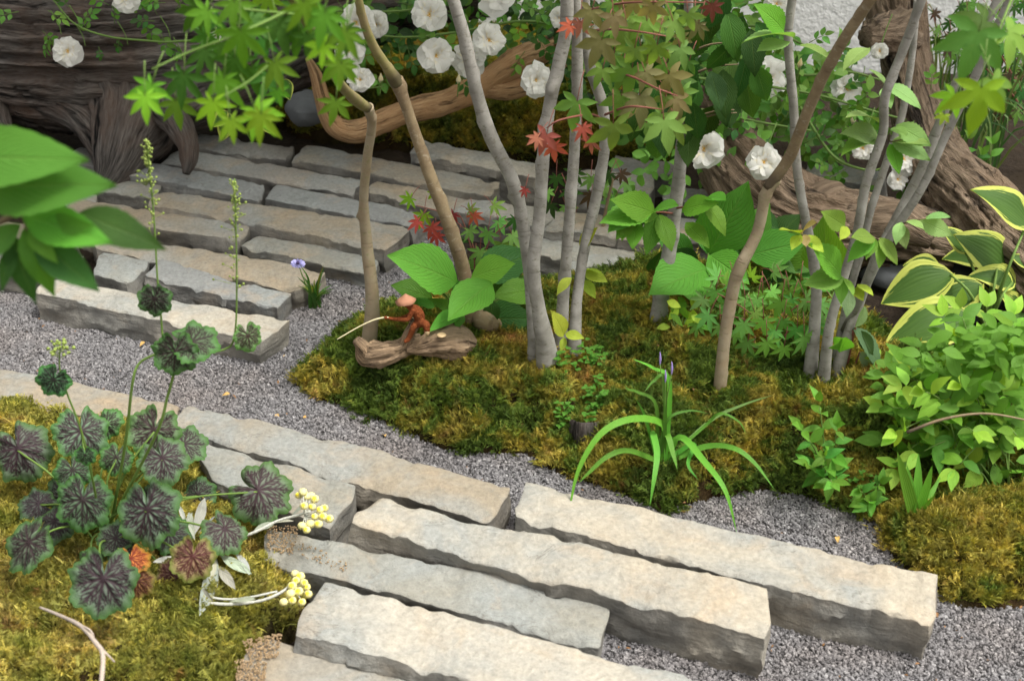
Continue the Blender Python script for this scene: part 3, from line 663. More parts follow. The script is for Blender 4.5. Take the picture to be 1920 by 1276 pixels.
# ------------------------------------------------------------------ stone slabs
def slab(quad, zt, zb, nL, nW, nH, seed, rough=1.0):
    """quad: world corners near-left, near-right, far-right, far-left (xy) of the top face"""
    NL, NR, FR, FL = [np.array(c[:2]) for c in quad]
    def loc(n, b):
        t = np.linspace(0, 1, n + 1); return t
    us, vs_, ws = loc(nL, 0), loc(nW, 0), loc(nH, 0); idx = {}; V = []; Fc = []; side = []
    L = np.linalg.norm(NR - NL); Wd = np.linalg.norm(FL - NL); H = zt - zb
    # put a row close to each long edge for a crisp arris
    e = min(0.06, 0.0035 / max(Wd, 0.01)); vs_[1] = e * 1.2; vs_[-2] = 1 - e * 1.2; eh = min(0.12, 0.004 / H); ws[-2] = 1 - eh; us[1] = 0.004 / L; us[-2] = 1 - 0.004 / L
    def vid(i, j, k):
        if (i, j, k) not in idx: idx[(i, j, k)] = len(V); V.append((us[i], vs_[j], ws[k]))
        return idx[(i, j, k)]
    for i in range(nL):
        for j in range(nW): Fc.append((vid(i, j, nH), vid(i + 1, j, nH), vid(i + 1, j + 1, nH), vid(i, j + 1, nH)))
        for k in range(nH):
            Fc.append((vid(i, 0, k), vid(i + 1, 0, k), vid(i + 1, 0, k + 1), vid(i, 0, k + 1))); Fc.append((vid(i + 1, nW, k), vid(i, nW, k), vid(i, nW, k + 1), vid(i + 1, nW, k + 1)))
    for j in range(nW):
        for k in range(nH):
            Fc.append((vid(nL, j, k), vid(nL, j + 1, k), vid(nL, j + 1, k + 1), vid(nL, j, k + 1))); Fc.append((vid(0, j + 1, k), vid(0, j, k), vid(0, j, k + 1), vid(0, j + 1, k + 1)))
    A = np.array(V); u, v, w_ = A[:, 0], A[:, 1], A[:, 2]
    xy = (NL * (1 - u)[:, None] + NR * u[:, None]) * (1 - v)[:, None] + (FL * (1 - u)[:, None] + FR * u[:, None]) * v[:, None]
    out_v = (NL - FL) / Wd; out_u = (NR - NL) / L
    S = np.column_stack([u * L, v * Wd, w_ * H]) + seed * 3.17
    isn, isf = v < 1e-6, v > 1 - 1e-6; ise0, ise1 = u < 1e-6, u > 1 - 1e-6; top = w_ > 1 - 1e-6
    edge_n = np.column_stack([u * L * 1.0, np.zeros(len(u)), np.zeros(len(u))]) + seed * 5.3
    # wandering arris lines + scalloped split faces
    wob = lambda f, s: fbm(edge_n * f, s, 3)
    dv = np.zeros(len(u)); vd, vc = voro((S + 0.02 * fbm(S * 20, seed + 70, 2)[:, None]) * np.array([15, 1, 30]) , seed); big = 0.013 * fbm(S * np.array([7, 0.2, 9]), seed + 1, 3)
    face = big + 0.011 * (vd - 0.4) + 0.008 * (vc - 0.5) + 0.003 * fbm(S * 60, seed + 2, 2) - 0.010 * (1 - w_) * fbm(edge_n * 5 + 3, seed + 8, 2)
    ev, ec = voro(edge_n * np.array([21, 1, 1]), seed + 60); ev2, _ = voro(edge_n * np.array([55, 1, 1]) + 5, seed + 61)
    arr = 0.006 * wob(6, seed + 3) - 0.009 * np.clip(0.55 - ev, 0, 1) * (0.2 + 1.2 * ec) - 0.006 * np.clip(0.55 - ev2, 0, 1) + 0.0035 * wob(110, seed + 6)
    dn = rough * (np.where(w_ > 1 - eh * 1.5, 0, face) + arr * (0.2 + 0.8 * w_ ** 3))
    arr2 = 0.008 * wob(8, seed + 13) + 0.004 * wob(30, seed + 14)
    vk = 0.012 / Wd; k_n, k_f = np.clip(1 - v / vk, 0, 1) ** 0.5, np.clip(1 - (1 - v) / vk, 0, 1) ** 0.5
    xy = xy + out_v * (dn * k_n)[:, None] - out_v * (rough * (arr2 + 0.5 * face) * k_f)[:, None]
    ce = np.column_stack([np.zeros(len(u)), v * Wd, w_ * H]) + seed * 2.7
    de = rough * (0.011 * fbm(ce * 12, seed + 21, 3) + 0.005 * fbm(ce * 40, seed + 22, 2)) - 0.006 * (np.abs(v - 0.5) * 2) ** 4
    eu = 0.02 / L
    xy = xy + out_u * (de * np.clip(1 - (1 - u) / eu, 0, 1))[:, None] - out_u * (de * np.clip(1 - u / eu, 0, 1))[:, None]
    z = zb + w_ * H
    S2 = np.column_stack([u * L, v * Wd, np.zeros(len(u))]) + seed * 1.9
    und = 0.0045 * fbm(S2 * 5, seed + 30, 2) + 0.0022 * fbm(S2 * 22, seed + 31, 3)
    fl = fbm(S2 * np.array([6, 9, 1]), seed + 32, 3); flake = -0.0035 * np.clip((fl - 0.12) / 0.03, 0, 1) - 0.003 * np.clip((fl - 0.3) / 0.02, 0, 1)
    ed = np.minimum(np.minimum(v, 1 - v) * Wd, np.minimum(u, 1 - u) * L)
    chip = -0.0018 * np.exp(-(ed / 0.003) ** 2) - 0.006 * np.exp(-(ed / 0.007) ** 2) * np.clip(fbm(S2 * 30, seed + 40, 2) * 3 - 0.5, 0, 1)
    z = z + np.where(w_ > 0.5, rough * (und + flake + chip) * w_, 0)
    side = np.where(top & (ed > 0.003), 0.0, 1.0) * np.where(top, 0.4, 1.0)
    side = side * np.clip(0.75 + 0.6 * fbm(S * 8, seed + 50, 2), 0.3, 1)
    return np.column_stack([xy, z]), Fc, {'attrs': {'side': side}}
def path(name, label, px, colors, zb=-0.03, nlk=1.0):
    cs = []
    for row in px: cs += [P(x, y, row[4])[:2] for x, y in row[:4]]
    cs = np.array(cs); c = cs.mean(0)
    root = link(name, None, None, (c[0], c[1], 0)); root['kind'] = 'structure'; root['label'] = label
    for i, row in enumerate(px):
        quad = [P(x, y, row[4]) for x, y in row[:4]]
        L = np.linalg.norm(quad[1] - quad[0]); wd_ = np.linalg.norm(quad[3] - quad[0])
        g_ = slab(quad, row[4], zb, max(12, int(L / 0.007 * nlk)), max(8, int(wd_ / 0.012)), 10, 100 + i + len(name) * 7)
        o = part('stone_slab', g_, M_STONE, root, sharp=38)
        cc = colors[i % len(colors)] if len(row) < 6 else row[5]; o.color = (*cc, 1)
        if len(row) > 6: o['label'] = row[6]
BG, GY, BL, TN, LT, DKS = (0.335, 0.30, 0.24), (0.22, 0.212, 0.18), (0.20, 0.205, 0.20), (0.245, 0.21, 0.158), (0.34, 0.315, 0.265), (0.24, 0.225, 0.20)
path('stone_path', 'near path of long beige split stone slabs', [
    ((-110, 742), (300, 792), (344, 757), (-110, 655), 0.045, TN),
    ((315, 797), (918, 980), (962, 910), (352, 757), 0.055, TN),
    ((395, 900), (622, 990), (672, 908), (365, 826), 0.05, GY),
    ((652, 976), (1440, 1194), (1448, 1101), (702, 924), 0.075, BG, 'pale beige slab, its grey split front face exposed along the whole length'),
    ((963, 968), (1750, 1170), (1757, 1080), (987, 902), 0.072, BG),
    ((488, 1048), (1128, 1222), (1140, 1122), (505, 985), 0.045, GY, 'grey slab with a rounded end lying lower than its neighbours'),
    ((546, 1184), (1450, 1438), (1520, 1330), (602, 1088), 0.065, LT, 'palest slab, beginning beside the yellow button flowers'),
    ((430, 1290), (1200, 1480), (1230, 1385), (478, 1190), 0.04, TN)], [BG])
path('stone_path', 'shaded path of grey stone slabs running under the trees', [
    ((65, 548), (490, 638), (546, 598), (92, 514), 0.055, LT, 'light slab at the gravel edge with a dark broken front'),
    ((172, 515), (240, 531), (284, 489), (190, 470), 0.05, GY),
    ((268, 516), (522, 580), (546, 552), (300, 487), 0.045, BL),
    ((178, 463), (556, 542), (618, 508), (165, 424), 0.05, TN),
    ((448, 460), (700, 512), (710, 478), (482, 441), 0.04, GY),
    ((110, 404), (450, 452), (468, 420), (140, 370), 0.05, TN),
    ((272, 382), (726, 467), (772, 424), (300, 356), 0.06, TN),
    ((492, 372), (772, 424), (806, 398), (516, 344), 0.055, BL, 'blue grey slab behind the thin brown stem'),
    ((228, 326), (486, 376), (500, 348), (252, 298), 0.05, BL),
    ((180, 358), (286, 372), (306, 346), (200, 328), 0.04, GY),
    ((300, 304), (664, 363), (682, 338), (332, 278), 0.05, DKS),
    ((545, 298), (920, 368), (942, 340), (570, 270), 0.055, TN),
    ((690, 362), (1022, 424), (1042, 395), (704, 334), 0.05, TN),
    ((764, 286), (1008, 332), (1022, 306), (790, 260), 0.06, LT),
    ((1060, 348), (1220, 364), (1232, 328), (1082, 312), 0.06, LT),
    ((1236, 372), (1400, 398), (1420, 366), (1252, 343), 0.05, LT),
    ((344, 272), (540, 300), (556, 274), (370, 248), 0.045, DKS),
    ((960, 416), (1290, 466), (1302, 430), (1000, 386), 0.05, TN),
    ((1056, 512), (1390, 548), (1400, 510), (1082, 470), 0.035, GY),
    ((960, 470), (1180, 502), (1200, 470), (985, 436), 0.035, GY),
    ((1220, 430), (1450, 455), (1460, 425), (1240, 402), 0.045, GY),
    ((-110, 440), (120, 462), (150, 430), (-80, 402), 0.045, TN),
    ((-120, 500), (90, 512), (160, 474), (-100, 455), 0.045, GY),
    ((1142, 324), (1272, 326), (1282, 306), (1152, 290), 0.04, DKS),
    ((20, 356), (165, 392), (185, 362), (40, 330), 0.045, DKS),
    ((1500, 330), (1660, 350), (1670, 320), (1510, 302), 0.05, GY),
    ((120, 300), (225, 320), (245, 292), (140, 276), 0.04, DKS)], [GY])

# ------------------------------------------------------------------ driftwood, boulder
def vpts(rows): return [PY(x, y, Y) for x, y, Y in rows]
lg = thing('driftwood_log', P(200, 360, 0), 'huge dark weathered driftwood log with a pointed root leg over the path', 'driftwood')
part('log_body', tube(vpts([(-330, 70, 3.5), (-60, 78, 3.48), (120, 92, 3.46), (300, 88, 3.46), (470, 62, 3.5), (640, 8, 3.52), (800, -12, 3.56), (960, -30, 3.6)]), [.17, .18, .19, .19, .17, .12, .075, .06], 220, 220, 0.14, 0.15, 8.0, 2.6, 3, crack=0.08), M_LOG, lg)
part('root', tube(vpts([(-20, 130, 3.44), (110, 138, 3.44), (200, 165, 3.41), (243, 218, 3.30), (228, 280, 3.2), (207, 335, 3.13), (176, 370, 3.09)]), [.06, .09, .11, .115, .07, .038, .012], 110, 80, 0.16, 0.15, 3.0, 2.5, 5, crack=0.06), M_LOG, lg)
part('root', tube(vpts([(520, 100, 3.42), (420, 150, 3.36), (340, 185, 3.27), (318, 212, 3.22), (335, 235, 3.16), (352, 270, 3.1), (354, 300, 3.07), (349, 326, 3.05)]), [.06, .065, .055, .036, .032, .022, .019, .008], 60, 36, 0.12, 0.14, 2.5, 3.0, 8, crack=0.05), M_LOG, lg)
part('root', tube(vpts([(-120, 150, 3.4), (-40, 200, 3.3), (0, 250, 3.22), (30, 310, 3.15)]), [.08, .06, .03, .02], 40, 36, 0.12, 0.12, 3, 2.5, 9), M_LOG, lg)
part('root', tube(vpts([(20, 165, 3.36), (90, 190, 3.3), (160, 225, 3.25), (205, 285, 3.2)]), [.03, .034, .04, .04], 40, 36, 0.14, 0.12, 3, 2.5, 12), M_LOG, lg)

cd = thing('curled_driftwood', P(660, 262, 0.1), 'orange brown driftwood branch curling up to a hooked tip', 'driftwood')
part('branch_body', tube(vpts([(577, 108, 3.22), (592, 140, 3.2), (603, 180, 3.18), (612, 215, 3.17), (634, 241, 3.17), (672, 246, 3.18), (715, 228, 3.2), (770, 207, 3.22), (840, 190, 3.25), (905, 160, 3.28), (965, 120, 3.3), (1040, 88, 3.34)]),
     [.006, .012, .015, .017, .021, .026, .025, .026, .025, .028, .03, .028], 110, 30, 0.16, 0.22, 2.4, 3.0, 4), M_CURL, cd)
part('side_branch', tube(vpts([(900, 165, 3.28), (960, 168, 3.27), (1010, 150, 3.27), (1060, 118, 3.28)]), [.02, .022, .018, .008], 40, 20, 0.15, 0.2, 2, 3, 6), M_CURL, cd)

l2 = thing('slanting_driftwood', P(1905, 520, 0), 'furrowed brown driftwood trunk slanting up beside the white wall', 'driftwood')
part('trunk', tube(vpts([(1990, 545, 2.52), (1905, 470, 2.62), (1835, 395, 2.76), (1768, 325, 2.9), (1735, 250, 3.02), (1712, 170, 3.14), (1695, 90, 3.25), (1678, 0, 3.35), (1668, -80, 3.42)]), [.085, .08, .075, .068, .06, .055, .055, .06, .06], 190, 120, 0.18, 0.17, 3.6, 3.6, 14, crack=0.16), M_LOG2, l2)
part('knot', tube(vpts([(1690, 62, 3.24), (1650, 66, 3.2), (1632, 70, 3.18), (1622, 68, 3.17)]), [.045, .03, .026, .016], 40, 40, 0.45, 0.35, 2.5, 8, 15, crack=.2), M_LOG2, l2)
l3 = thing('fallen_driftwood', P(1560, 490, 0), 'gnarled brown driftwood lying low behind the pale stems', 'driftwood')
part('log_body', tube(vpts([(1310, 150, 3.2), (1345, 235, 3.08), (1385, 315, 2.96), (1450, 382, 2.86), (1540, 425, 2.8), (1640, 440, 2.76), (1730, 462, 2.72), (1790, 475, 2.7)]), [.035, .06, .075, .085, .085, .075, .07, .05], 170, 120, 0.24, 0.22, 3.4, 4.4, 21, crack=0.14), M_LOG2, l3)
part('knot', tube(vpts([(1520, 410, 2.82), (1550, 375, 2.82), (1585, 360, 2.84)]), [.06, .045, .015], 40, 50, 0.35, 0.3, 2.5, 3, 22), M_LOG2, l3)
part('root', tube(vpts([(1600, 430, 2.74), (1690, 425, 2.7), (1750, 452, 2.66)]), [.05, .05, .02], 28, 30, 0.2, 0.15, 2.5, 3, 23), M_LOG2, l3)

def boulder(px, py, Y, r, label, seed, sq=0.8):
    V, Fc, _ = ball((0, 0, 0), 1, 28, 18, sq); n_ = fbm(V * 1.6 + seed, seed, 3); V = V * (1 + 0.28 * n_ - 0.12 * np.abs(fbm(V * 3 + 4, seed + 1, 2)))[:, None] * r
    c = PY(px, py, Y); o = link('boulder', mesh('boulder', V, Fc, M_BOULDER, sharp=30), None, c); tag(o, label, 'stone'); return o
boulder(578, 203, 3.3, 0.052, 'small dark grey boulder below the log, behind the hooked driftwood', 5)
boulder(1770, 560, 2.66, 0.12, 'dark wet stone in the shade behind the variegated hosta', 9, 0.6)
boulder(1690, 505, 2.72, 0.09, 'dark grey stone under the fallen driftwood, beside the hosta', 12, 0.5)

# ------------------------------------------------------------------ tree stems
def stem(root, rows, rad_px, mat, name='trunk', n=60, seg=16, lump=0.07, knots=7, seed=None, base=True):
    """rows: (px, py, Y) from the foot up; radii in source pixels"""
    pts = vpts(rows)
    if base: pts = [np.array(pts[0]) - [0, 0, 0.07]] + pts
    rr = [r * .71 * pxm(y, Y) for r, (x, y, Y) in zip(np.interp(np.linspace(0, 1, len(rows)), np.linspace(0, 1, len(rad_px)), rad_px), rows)]
    if base: rr = [rr[0] * 1.3, rr[0] * 1.1] + rr[1:]
    return part(name, tube(pts, rr, n, seg, lump, 0, seed=seed or random.randint(1, 999), knots=knots), mat, root)
def YB(px, py): return PG(px, py)[1]
def tree(name, px, py, label, cat='tree', group=None): return thing(name, PG(px, py), label, cat, group)
def twig(root, rows, r, mat, name='twig', n=12, seg=6):
    return part(name, tube([PY(*q) if len(q) == 3 else q for q in rows], [r, r * 0.5], n, seg), mat, root)
TW = {}
def twig_geo(key, pts, r0, r1, n=8, seg=5): TW.setdefault(key, []).append(tube(pts, [r0, r1], n, seg))
def flush(key, root, mat, name='twigs'):
    if TW.get(key): part(name, join(TW.pop(key)), mat, root, kind='stuff')

HGc, HGd = (0.09, 0.22, 0.035), (0.06, 0.16, 0.03)
MAPLE = [maple_mesh('maple_leaf', M_MAPLE, 7, 0.145, 0.22, k) for k in range(4)]
MAPLE5 = [maple_mesh('maple_leaf', M_MAPLE, 5, 0.20, 0.30, 10 + k) for k in range(4)]
BROAD = [leaf_mesh('broad_leaf', M_VEINED, 0.66, 0.46, 18, 2, 0.22, 0.12 + 0.1 * k, 0.025, 0.02, 1.0, k) for k in range(3)]
OVAL = [leaf_mesh('oval_leaf', M_LEAF, 0.5, 0.42, 8, 2, 0.25, 0.1 + 0.12 * k, 0, 0.02, 1.0, 5 + k) for k in range(4)]
SERR = [leaf_mesh('serrate_leaf', M_VEINED, 0.55, 0.45, 22, 2, 0.2, 0.1 + 0.12 * k, 0.05, 0.02, 1.0, 9 + k) for k in range(3)]
SMALL = [leaf_mesh('small_leaf', M_SMALL, 0.52, 0.42, 6, 1, 0.22, 0.08 + 0.12 * k, 0, 0, 1.0, 15 + k) for k in range(4)]
RLEAF = [leaf_mesh('rose_leaflet', M_ROSELEAF, 0.62, 0.45, 8, 1, 0.22, 0.08 + 0.1 * k, 0.03, 0, 0.95, 25 + k) for k in range(4)]
LANCE = [leaf_mesh('lance_leaf', M_VEINED, 0.34, 0.42, 10, 2, 0.3, 0.1 + 0.15 * k, 0, 0.01, 1.0, 35 + k) for k in range(2)]
SILVER = [leaf_mesh('silver_leaf', M_SILVER, 0.2, 0.6, 8, 2, 0.3, 0.1 + 0.2 * k, 0, 0.01, 0.8, 45 + k) for k in range(2)]
HOSTA = [leaf_mesh('hosta_leaf', M_HOSTA, 0.68, 0.42, 14, 4, 0.2, 0.15 + 0.12 * k, 0, 0.03, 0.8, 55 + k, heart=0.06) for k in range(3)]
def maple(root, px, py, Y, rpx, ang, color, ms=MAPLE, tilt=None, key=None, ptl=None):
    """palmate leaf: centre pixel, lobe length in pixels, direction of the middle lobe in the picture (deg, 0 = up, clockwise)"""
    c = PY(px, py, Y); L = rpx * pxm(py, Y) * 1.12; a = R(ang)
    d = np.array([math.sin(a), random.uniform(-0.5, 0.1), math.cos(a)])
    n = np.array([random.uniform(-0.35, 0.35), -0.75, 0.65]) if tilt is None else np.array(tilt)
    add_leaf(root, random.choice(ms), c, c + d, n, jit(color), size=L)
    if key:
        b = c - d / np.linalg.norm(d) * L * (ptl or 0.7) + np.array([0, 0.01, 0.012]); twig_geo(key, [c, (c + b) / 2 + [0, 0, .003], b], 0.0007, 0.0007, 4, 4)
        return b
    return c
def leafpx(root, ms, b, t, Yb, Yt, color, n=None, wob=0.0, name='leaf'):
    return add_leaf(root, random.choice(ms), PY(b[0], b[1], Yb), PY(t[0], t[1], Yt), n, jit(color), name)

# thin brown maple, bending towards the viewer at the top
t1 = tree('maple_tree', 692, 645, 'thin brown maple stem with a kink, bright green leaves hanging before the dark log')
y0 = YB(692, 645)
stem(t1, [(692, 648, y0), (698, 560, y0), (688, 460, y0 + .01), (682, 380, y0), (688, 300, y0 - .02), (697, 235, y0 - .04), (690, 200, y0 - .06)], [19, 18, 17, 13, 12, 13, 12, 15], M_BARK_TAN, knots=10)
stem(t1, [(693, 205, y0 - .05), (668, 188, y0 - .12), (640, 160, y0 - .3), (612, 110, y0 - .5), (585, 60, y0 - .65), (545, -10, y0 - .8), (500, -80, y0 - .9)], [13, 16, 13, 13, 13, 14, 15], M_BARK_GREEN, 'branch', base=False, knots=3)
Yt = 1.45
BR, MG, DG = (0.23, 0.43, 0.03), (0.14, 0.31, 0.03), (0.06, 0.16, 0.025)
for (x, y, r, a, c, dy) in [(285, 160, 62, 205, MG, .0), (272, 180, 55, 190, BR, -.05), (345, 140, 75, 190, DG, .1), (330, 190, 55, 175, MG, .12), (420, 148, 72, 200, MG, 0), (452, 60, 75, 185, MG, -.05), (470, 40, 60, 120, DG, .1), (520, 40, 70, 165, DG, .1),
        (515, 118, 62, 160, MG, .05), (400, 190, 62, 195, BR, -.05), (432, 225, 52, 170, BR, -.1), (478, 205, 66, 150, BR, -.08), (490, 215, 60, 185, BR, -.12), (440, 110, 60, 175, DG, .08), (385, 95, 60, 215, DG, .12), (560, 60, 60, 190, DG, .1), (610, 25, 70, 200, MG, -.1),
        (650, 60, 65, 205, MG, -.05), (640, 120, 55, 185, MG, 0), (570, 5, 70, 170, MG, -.1), (390, 20, 60, 230, MG, .05), (440, 5, 62, 190, MG, 0), (610, 85, 55, 220, BR, -.1), (520, 170, 40, 160, MG, .1), (630, 190, 50, 195, MG, .1)]:
    maple(t1, x, y, Yt + dy, r * .9, a + random.uniform(-12, 12), c, key='t1')
for (x, y) in fill([(330, -10), (660, -10), (640, 140), (540, 150), (430, 130), (350, 80)], 16, 24): maple(t1, x, y, Yt + random.uniform(.08, .22), random.uniform(40, 56), random.uniform(150, 230), random.choice([DG, DG, MG]), key='t1')
for rows in [[(560, 10, 1.55), (500, 40, 1.5), (430, 70, 1.45), (350, 100, 1.45), (285, 130, 1.43)], [(590, 60, 1.65), (530, 100, 1.55), (470, 150, 1.45), (420, 180, 1.4)], [(575, 30, 1.6), (480, 20, 1.5), (400, 10, 1.5)], [(610, 100, 1.75), (640, 80, 1.6), (650, 50, 1.5)]]:
    twig_geo('t1', vpts(rows), 0.0022, 0.0009, 14, 6)
flush('t1', t1, M_GREENSTEM)

# second brown-and-green stem
t2 = tree('young_tree', 878, 605, 'slanting brown stem turning yellow green above a swollen knot')
y0 = YB(878, 610)
stem(t2, [(880, 612, y0), (872, 520, y0), (845, 430, y0), (812, 345, y0 + .01), (782, 260, y0 + .02), (760, 195, y0 + .02), (742, 148, y0 + .02)], [22, 19, 18, 17, 15, 15, 20], M_BARK_BROWN, knots=16, lump=0.1)
stem(t2, [(744, 155, y0 + .02), (725, 125, y0), (702, 90, y0 - .02), (685, 50, y0 - .04), (672, 0, y0 - .06), (655, -70, y0 - .08)], [20, 14, 13, 12, 11, 11], M_BARK_GREEN, 'branch', base=False, knots=5)
part('root', tube([PG(895, 590), PG(915, 615) + [0, 0, .01], PG(960, 600) + [0, 0, -.02]], [.024, .02, .008], 16, 10, .15), M_BARK_BROWN, t2)

# clump of four grey maple stems
t3 = tree('maple_clump', 1045, 655, 'clump of four smooth grey maple stems rising from one foot in the moss')
y0 = YB(1040, 660)
stem(t3, [(1003, 640, y0), (996, 540, y0 + .02), (985, 450, y0 + .03), (965, 350, y0 + .03), (920, 255, y0 + .03), (893, 170, y0 + .03), (872, 75, y0 + .03), (850, 0, y0 + .03), (830, -70, y0 + .03)], [18, 17, 17, 18, 19, 17, 17, 16, 16], M_BARK_GREY, n=90, knots=12)
stem(t3, [(1025, 660, y0 - .03), (1010, 580, y0 - .03), (1000, 500, y0 - .03), (1012, 400, y0 - .02), (1018, 300, y0 - .02), (1030, 200, y0 - .01), (1050, 110, y0), (1062, 50, y0), (1063, -60, y0)], [26, 19, 18, 17, 17, 17, 18, 18, 17], M_BARK_GREY, n=90, knots=12)
stem(t3, [(1052, 655, y0 + .01), (1056, 560, y0 + .01), (1063, 470, y0 + .01), (1070, 380, y0 + .01), (1077, 280, y0 + .02), (1082, 180, y0 + .02), (1082, 80, y0 + .02), (1077, -60, y0 + .02)], [18, 16, 15, 15, 15, 15, 15, 14], M_BARK_GREY, n=90, knots=12)
stem(t3, [(1078, 640, y0 + .0), (1082, 560, y0 + .02), (1097, 460, y0 + .04), (1118, 370, y0 + .05), (1133, 280, y0 + .05), (1130, 200, y0 + .05), (1108, 130, y0 + .05), (1098, 60, y0 + .05), (1098, -60, y0 + .05)], [16, 14, 14, 15, 14, 15, 14, 13, 13], M_BARK_GREY, n=90, knots=12)
RD, PK, GRD, LGR = (0.38, 0.06, 0.06), (0.42, 0.14, 0.12), (0.22, 0.20, 0.085), (0.18, 0.30, 0.07)
yl = y0 - .25
for (x, y, r, a, c) in [(1025, 252, 40, 195, PK), (1038, 272, 34, 165, RD), (1010, 258, 26, 250, PK), (1088, 42, 34, 190, PK), (1070, 48, 26, 240, RD), (1092, 238, 30, 170, RD), (1108, 262, 28, 190, PK), (1082, 190, 55, 200, LGR), (1150, 232, 62, 175, LGR), (1128, 75, 55, 200, GRD), (1175, 45, 50, 170, LGR), (1213, 40, 46, 160, LGR), (1185, 128, 58, 180, LGR),
        (1232, 85, 46, 190, LGR), (1245, 225, 58, 165, LGR), (1200, 180, 56, 185, GRD), (1262, 40, 45, 150, LGR), (1255, 140, 50, 140, GRD), (1110, 20, 40, 210, GRD), (1290, 25, 40, 170, LGR), (1225, 10, 40, 190, GRD), (1265, 185, 40, 130, GRD), (1150, 30, 42, 185, GRD), (1190, 90, 40, 210, LGR), (1130, 130, 40, 210, LGR), (1165, 180, 44, 205, LGR), (1275, 90, 42, 160, LGR), (1210, 135, 40, 150, GRD),
        (1335, 10, 36, 180, (0.14, 0.04, 0.04)), (1310, 45, 34, 200, GRD), (985, 355, 16, 200, RD)]:
    maple(t3, x, y, yl + random.uniform(-.06, .1), r, a + random.uniform(-15, 15), c, MAPLE5 if r > 38 else MAPLE, key='t3')
for (x, y) in fill([(1120, -10), (1310, -10), (1320, 120), (1290, 260), (1200, 230), (1140, 130)], 30, 18): maple(t3, x, y, yl + random.uniform(.08, .3), random.uniform(26, 40), random.uniform(140, 220), random.choice([GRD, LGR, LGR, LGR, (0.10, 0.21, 0.05)]), MAPLE5, key='t3')
for rows in [[(1100, 60, y0 + .04), (1140, 55, yl + .1), (1200, 60, yl), (1260, 70, yl)], [(1120, 150, y0 + .04), (1170, 140, yl + .1), (1230, 165, yl), (1270, 180, yl)], [(1132, 230, y0 + .03), (1110, 215, yl + .1), (1050, 225, yl), (1025, 240, yl)], [(1100, 20, y0 + .03), (1180, 5, yl + .05), (1320, 5, yl)], [(1135, 215, y0), (1180, 200, yl), (1240, 205, yl)]]:
    twig_geo('t3', vpts(rows), 0.0024, 0.0009, 14, 6)
flush('t3', t3, M_REDSTEM)
YG = (0.42, 0.54, 0.06)
yf = y0 - .09
for b, t in [((1057, 630), (1048, 590)), ((1058, 632), (1054, 655)), ((1060, 626), (1090, 628)), ((1072, 520), (1040, 545))]: leafpx(t3, SERR, b, t, yf, yf - .02, YG)
for b, t in [((1095, 510), (1138, 525)), ((1097, 505), (1128, 508)), ((1094, 525), (1116, 553)), ((1090, 470), (1098, 430))]: leafpx(t3, SERR, b, t, y0 + .06, y0 + .03, YG)

# single grey stem with heavy dark foliage
t4 = tree('broadleaf_tree', 1232, 608, 'single pale grey stem carrying large dark green toothed leaves')
y0 = YB(1232, 608)
stem(t4, [(1232, 606, y0), (1243, 540, y0 + .02), (1258, 450, y0 + .04), (1272, 340, y0 + .05), (1280, 250, y0 + .05), (1285, 150, y0 + .04), (1290, 50, y0 + .03), (1292, -60, y0 + .02)], [20, 20, 19, 17, 16, 14, 13, 12], M_BARK_GREY, n=80, knots=9)
DKG = (0.03, 0.085, 0.018)
for (x, y) in fill([(1180, 50), (1300, 20), (1420, 20), (1430, 130), (1400, 200), (1350, 230), (1300, 270), (1240, 270), (1180, 200)], 46, 20):
    L = random.uniform(62, 100); a = R(random.uniform(130, 230)); Y = y0 + random.uniform(-.06, .12)
    leafpx(t4, SERR, (x, y - L * .4), (x + L * math.sin(a) * .75, y - L * .4 - L * math.cos(a)), Y, Y - random.uniform(-.02, .06), random.choice([DKG, DKG, (0.04, 0.11, 0.02), (0.06, 0.15, 0.025)]), [random.uniform(-.5, .5), -.8, .6])
for k in range(9): 
    x = random.uniform(1200, 1420); y = random.uniform(10, 230); twig_geo('t4', vpts([(1285, y + 20, y0 + .04), ((1285 + x) / 2, y, y0 + .03), (x, y - 5, y0 + .02)]), 0.003, 0.001)
flush('t4', t4, M_BARK_BROWN)
MB = (0.14, 0.33, 0.035)
for b, t in [((1222, 398), (1132, 402)), ((1232, 402), (1162, 370)), ((1228, 400), (1222, 470)), ((1236, 402), (1262, 468)), ((1185, 412), (1140, 430)), ((1188, 412), (1160, 440)), ((1195, 412), (1185, 465)), ((1225, 398), (1260, 372)), ((1178, 405), (1172, 438)), ((1280, 395), (1325, 372)), ((1318, 378), (1368, 425)), ((1285, 418), (1330, 455)), ((1325, 372), (1355, 362))]:
    leafpx(t4, SERR, b, t, y0 - .05, y0 - .1, MB)
twig_geo('t4b', vpts([(1262, 400, y0 + .04), (1225, 398, y0 - .04), (1180, 410, y0 - .07)]), 0.0022, 0.001); twig_geo('t4b', vpts([(1268, 390, y0 + .04), (1300, 385, y0 - .04), (1325, 372, y0 - .06)]), 0.0022, 0.001)
flush('t4b', t4, M_REDSTEM)

# leafless brown-green stem, bent
t5 = tree('young_tree', 1350, 725, 'bare tan stem bent twice, leaning over the grey clump on its way up')
y0 = YB(1350, 725)
stem(t5, [(1350, 724, y0), (1358, 640, y0 + .01), (1375, 540, y0 + .02), (1388, 500, y0 + .02), (1420, 435, y0 + .03), (1436, 365, y0 + .03), (1455, 335, y0 + .03)], [16, 16, 17, 17, 15, 15, 17], M_BARK_TAN, n=70, knots=9)
stem(t5, [(1440, 352, y0 + .03), (1480, 295, y0 + .02), (1510, 220, y0), (1545, 140, y0 - .02), (1585, 70, y0 - .04), (1632, 0, y0 - .06), (1680, -70, y0 - .08)], [15, 16, 15, 15, 15, 15, 15], M_BARK_BROWN, 'branch', base=False, n=60, knots=6)

